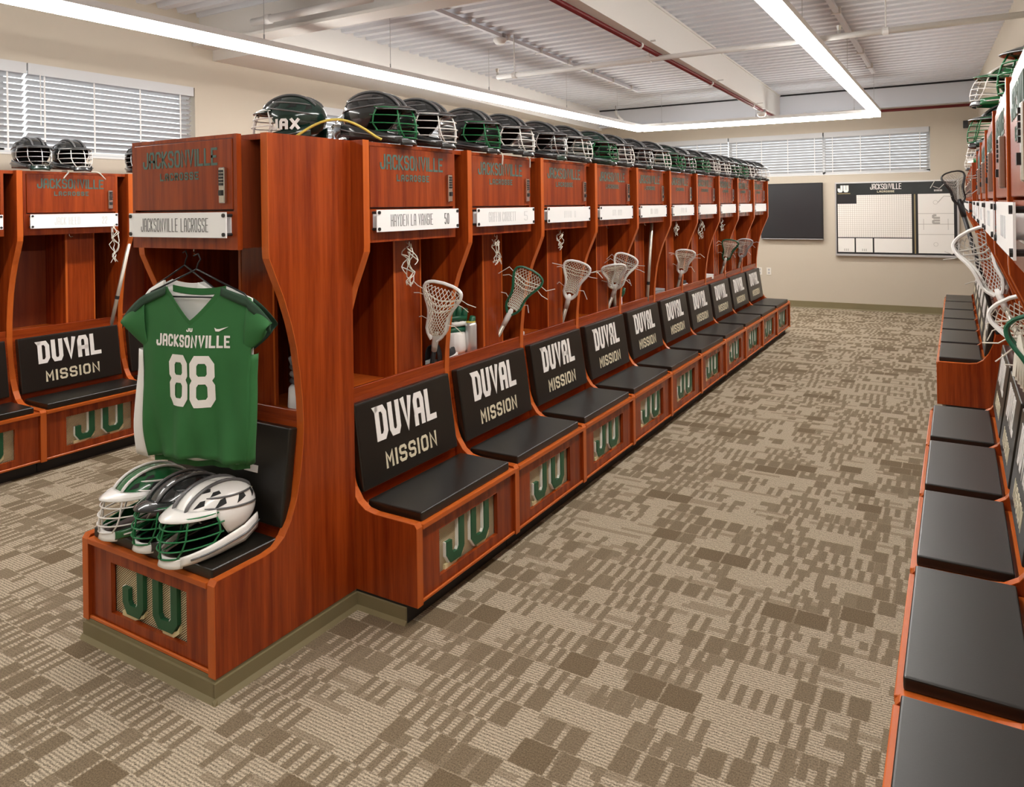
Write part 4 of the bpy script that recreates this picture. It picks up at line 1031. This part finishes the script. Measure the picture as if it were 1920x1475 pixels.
glove('grey and white glove on the end locker shelf right of the jersey', -2.255, 2.13, R(-20), ZSH, ('cloth_grey', 'cloth_white'), 1.0)
def pads(label, x, y, z):
    t = thing('shoulder_pads', label, 'shoulder pads', (x, y, z), R(60), 'pads hung in the lockers')
    for s in (-1, 1):
        part('strap', lambda bm: (tube(bm, [(s * .075, 0, 0), (s * .05, -.015, -.08), (s * .022, -.02, -.17)], [.016, .018, .014], 6)), 'cloth_grey', t)
        part('chest_panel', lambda bm: box(bm, min(s * .004, s * .04), max(s * .004, s * .04), -.035, -.02, -.27, -.165), 'cloth_white', t, bevel=.004, seg=1)
x, y = put(1, .22, .55); pads('grey shoulder pads hanging in the second island locker', x, y, 1.46)
def shoe(label, x, y, z, rz, m1='cloth_black', m2='cloth_white'):
    t = thing('shoe', label, 'shoe', (x, y, z), rz, 'shoes on the locker shelves')
    part('sole', lambda bm: prism(bm, [(-.13, -.036), (-.10, -.042), (.06, -.044), (.125, -.03), (.14, 0), (.125, .032), (.06, .044), (-.10, .040), (-.13, .034)], 0, .022, 'z'), m2, t)
    def up_(u, v):
        xx = -.128 + .262 * u; w_ = .038 * math.sqrt(max(.05, 1 - max(0, (u - .55) / .47) ** 2)); h = .085 - .055 * min(1, max(0, (u - .25) / .5)); a = math.pi * v
        return Vector((xx, w_ * math.cos(a), .02 + h * math.sin(a) ** .7))
    part('upper', lambda bm: grid(bm, up_, 12, 10), m1, t, smooth=True, solid=.003)
    part('lace', lambda bm: [tube(bm, [(-.02 + .025 * k, -.02, .098 - .013 * k), (-.01 + .025 * k, .02, .094 - .013 * k)], .003, 4) for k in range(4)], m2, t)
x, y = put(1, .075, .475); shoe('black and white shoe on the second island locker shelf', x, y, ZSH, R(100))
x, y = put(6, .20, .50); shoe('black shoe on the seventh island locker shelf', x, y, ZSH, R(80))
x, y = put(8, .20, .50); shoe('black shoe on the ninth island locker shelf', x, y, ZSH, R(95))
def towel(label, x, y, z, mat, sx=.13, sy=.09):
    t = thing('folded_towel', label, 'towel', (x, y, z), R(75), 'folded towels')
    for k in range(3): boxes('fold', mat, t, (-sx, sx, -sy, sy, k * .017, k * .017 + .0165), bevel=.006, seg=2)
x, y = put(1, .215, .51); towel('white folded towel under the glove in the second island locker', x, y, ZSH, 'cloth_white', .06, .09) if 0 else None
x, y = put(2, .10, .47)
t = thing('tape_roll', 'small white tape roll on the third island locker shelf', 'tape', (x, y, ZSH)); part('roll', lambda bm: lathe(bm, [(.03, 0), (.032, .003), (.032, .030), (.03, .033)], 18), 'plastic_white', t, smooth=True); part('core', lambda bm: lathe(bm, [(.014, .0332), (.014, .0345)], 14), 'cap_grey', t)
x, y = put(7, .20, .52); towel('white folded towel in the eighth island locker', x, y, ZSH, 'cloth_white')
x, y = put(5, .20, .53); towel('grey folded towel in the sixth island locker', x, y, ZSH, 'cloth_grey')
def bottle(label, loc, mat, h=.2, r=.034, cap='cap_grey'):
    t = thing('spray_bottle', label, 'bottle', loc); part('body', lambda bm: lathe(bm, [(r * .9, 0), (r, .008), (r, h * .55), (r * .95, h * .62), (r * .45, h * .76), (r * .40, h * .82)], 20), mat, t, smooth=True)
    part('cap', lambda bm: lathe(bm, [(r * .5, h * .82), (r * .52, h * .9), (r * .35, h)], 16), cap, t, smooth=True); part('label_band', lambda bm: lathe(bm, [(r * 1.01, h * .18), (r * 1.01, h * .46)], 20), 'plastic_white' if mat != 'bottle_white' else 'cap_grey', t, smooth=True)
bottle('red and white bottle on the left wall locker shelf', (-5.50, 3.00, ZSH), 'bottle_red', .17, .022, 'plastic_white')
bottle('white bottle on top of the right-hand lockers', (.225, 3.75, ZT), 'bottle_white', .27, .040, 'bottle_white')
# white straps hanging over door tops
def strap(label, loc, rz, pts):
    t = thing('helmet_strap', label, 'strap', loc, rz, 'loose chin straps'); part('webbing', lambda bm: tube(bm, pts, .0045, 5), 'string', t)
strap('white chin strap over the second island locker door, left one', (-2.10, 3.45, ZT), 0, [(-.08, -.02, .008), (-.018, 0, .006), (-.012, 0, -.01), (-.018, .004, -.055)])
strap('thin white strap along the second island locker door top', (-2.10, 3.55, ZT), 0, [(-.06, -.03, .006), (-.018, .0, .006), (-.014, .17, .004), (-.012, .20, -.012), (-.016, .205, -.06)])
strap('left chin strap on the left wall locker door', (-5.265, 2.86, ZT), 0, [(-.09, .0, .008), (-.018, 0, .006), (-.010, .0, -.004), (-.018, -.03, -.045)])
strap('right chin strap on the left wall locker door', (-5.265, 3.08, ZT), 0, [(-.09, -.12, .008), (-.018, -.02, .006), (-.010, .0, -.004), (-.018, .045, -.045)])
# tassel under the right-hand stick
tz = thing('strap_bundle', 'pale knotted strap bundle hanging at the right photo edge', 'strap', (.165, 2.80, 1.20), 0, 'loose chin straps')
part('webbing', lambda bm: [tube(bm, [(0, 0, .03), (.004 * k - .008, -.006 * k, -.03), (.007 * k - .016, .004 * k, -.10 - .012 * k)], [.006, .010, .008], 5) for k in range(5)], 'string', tz)
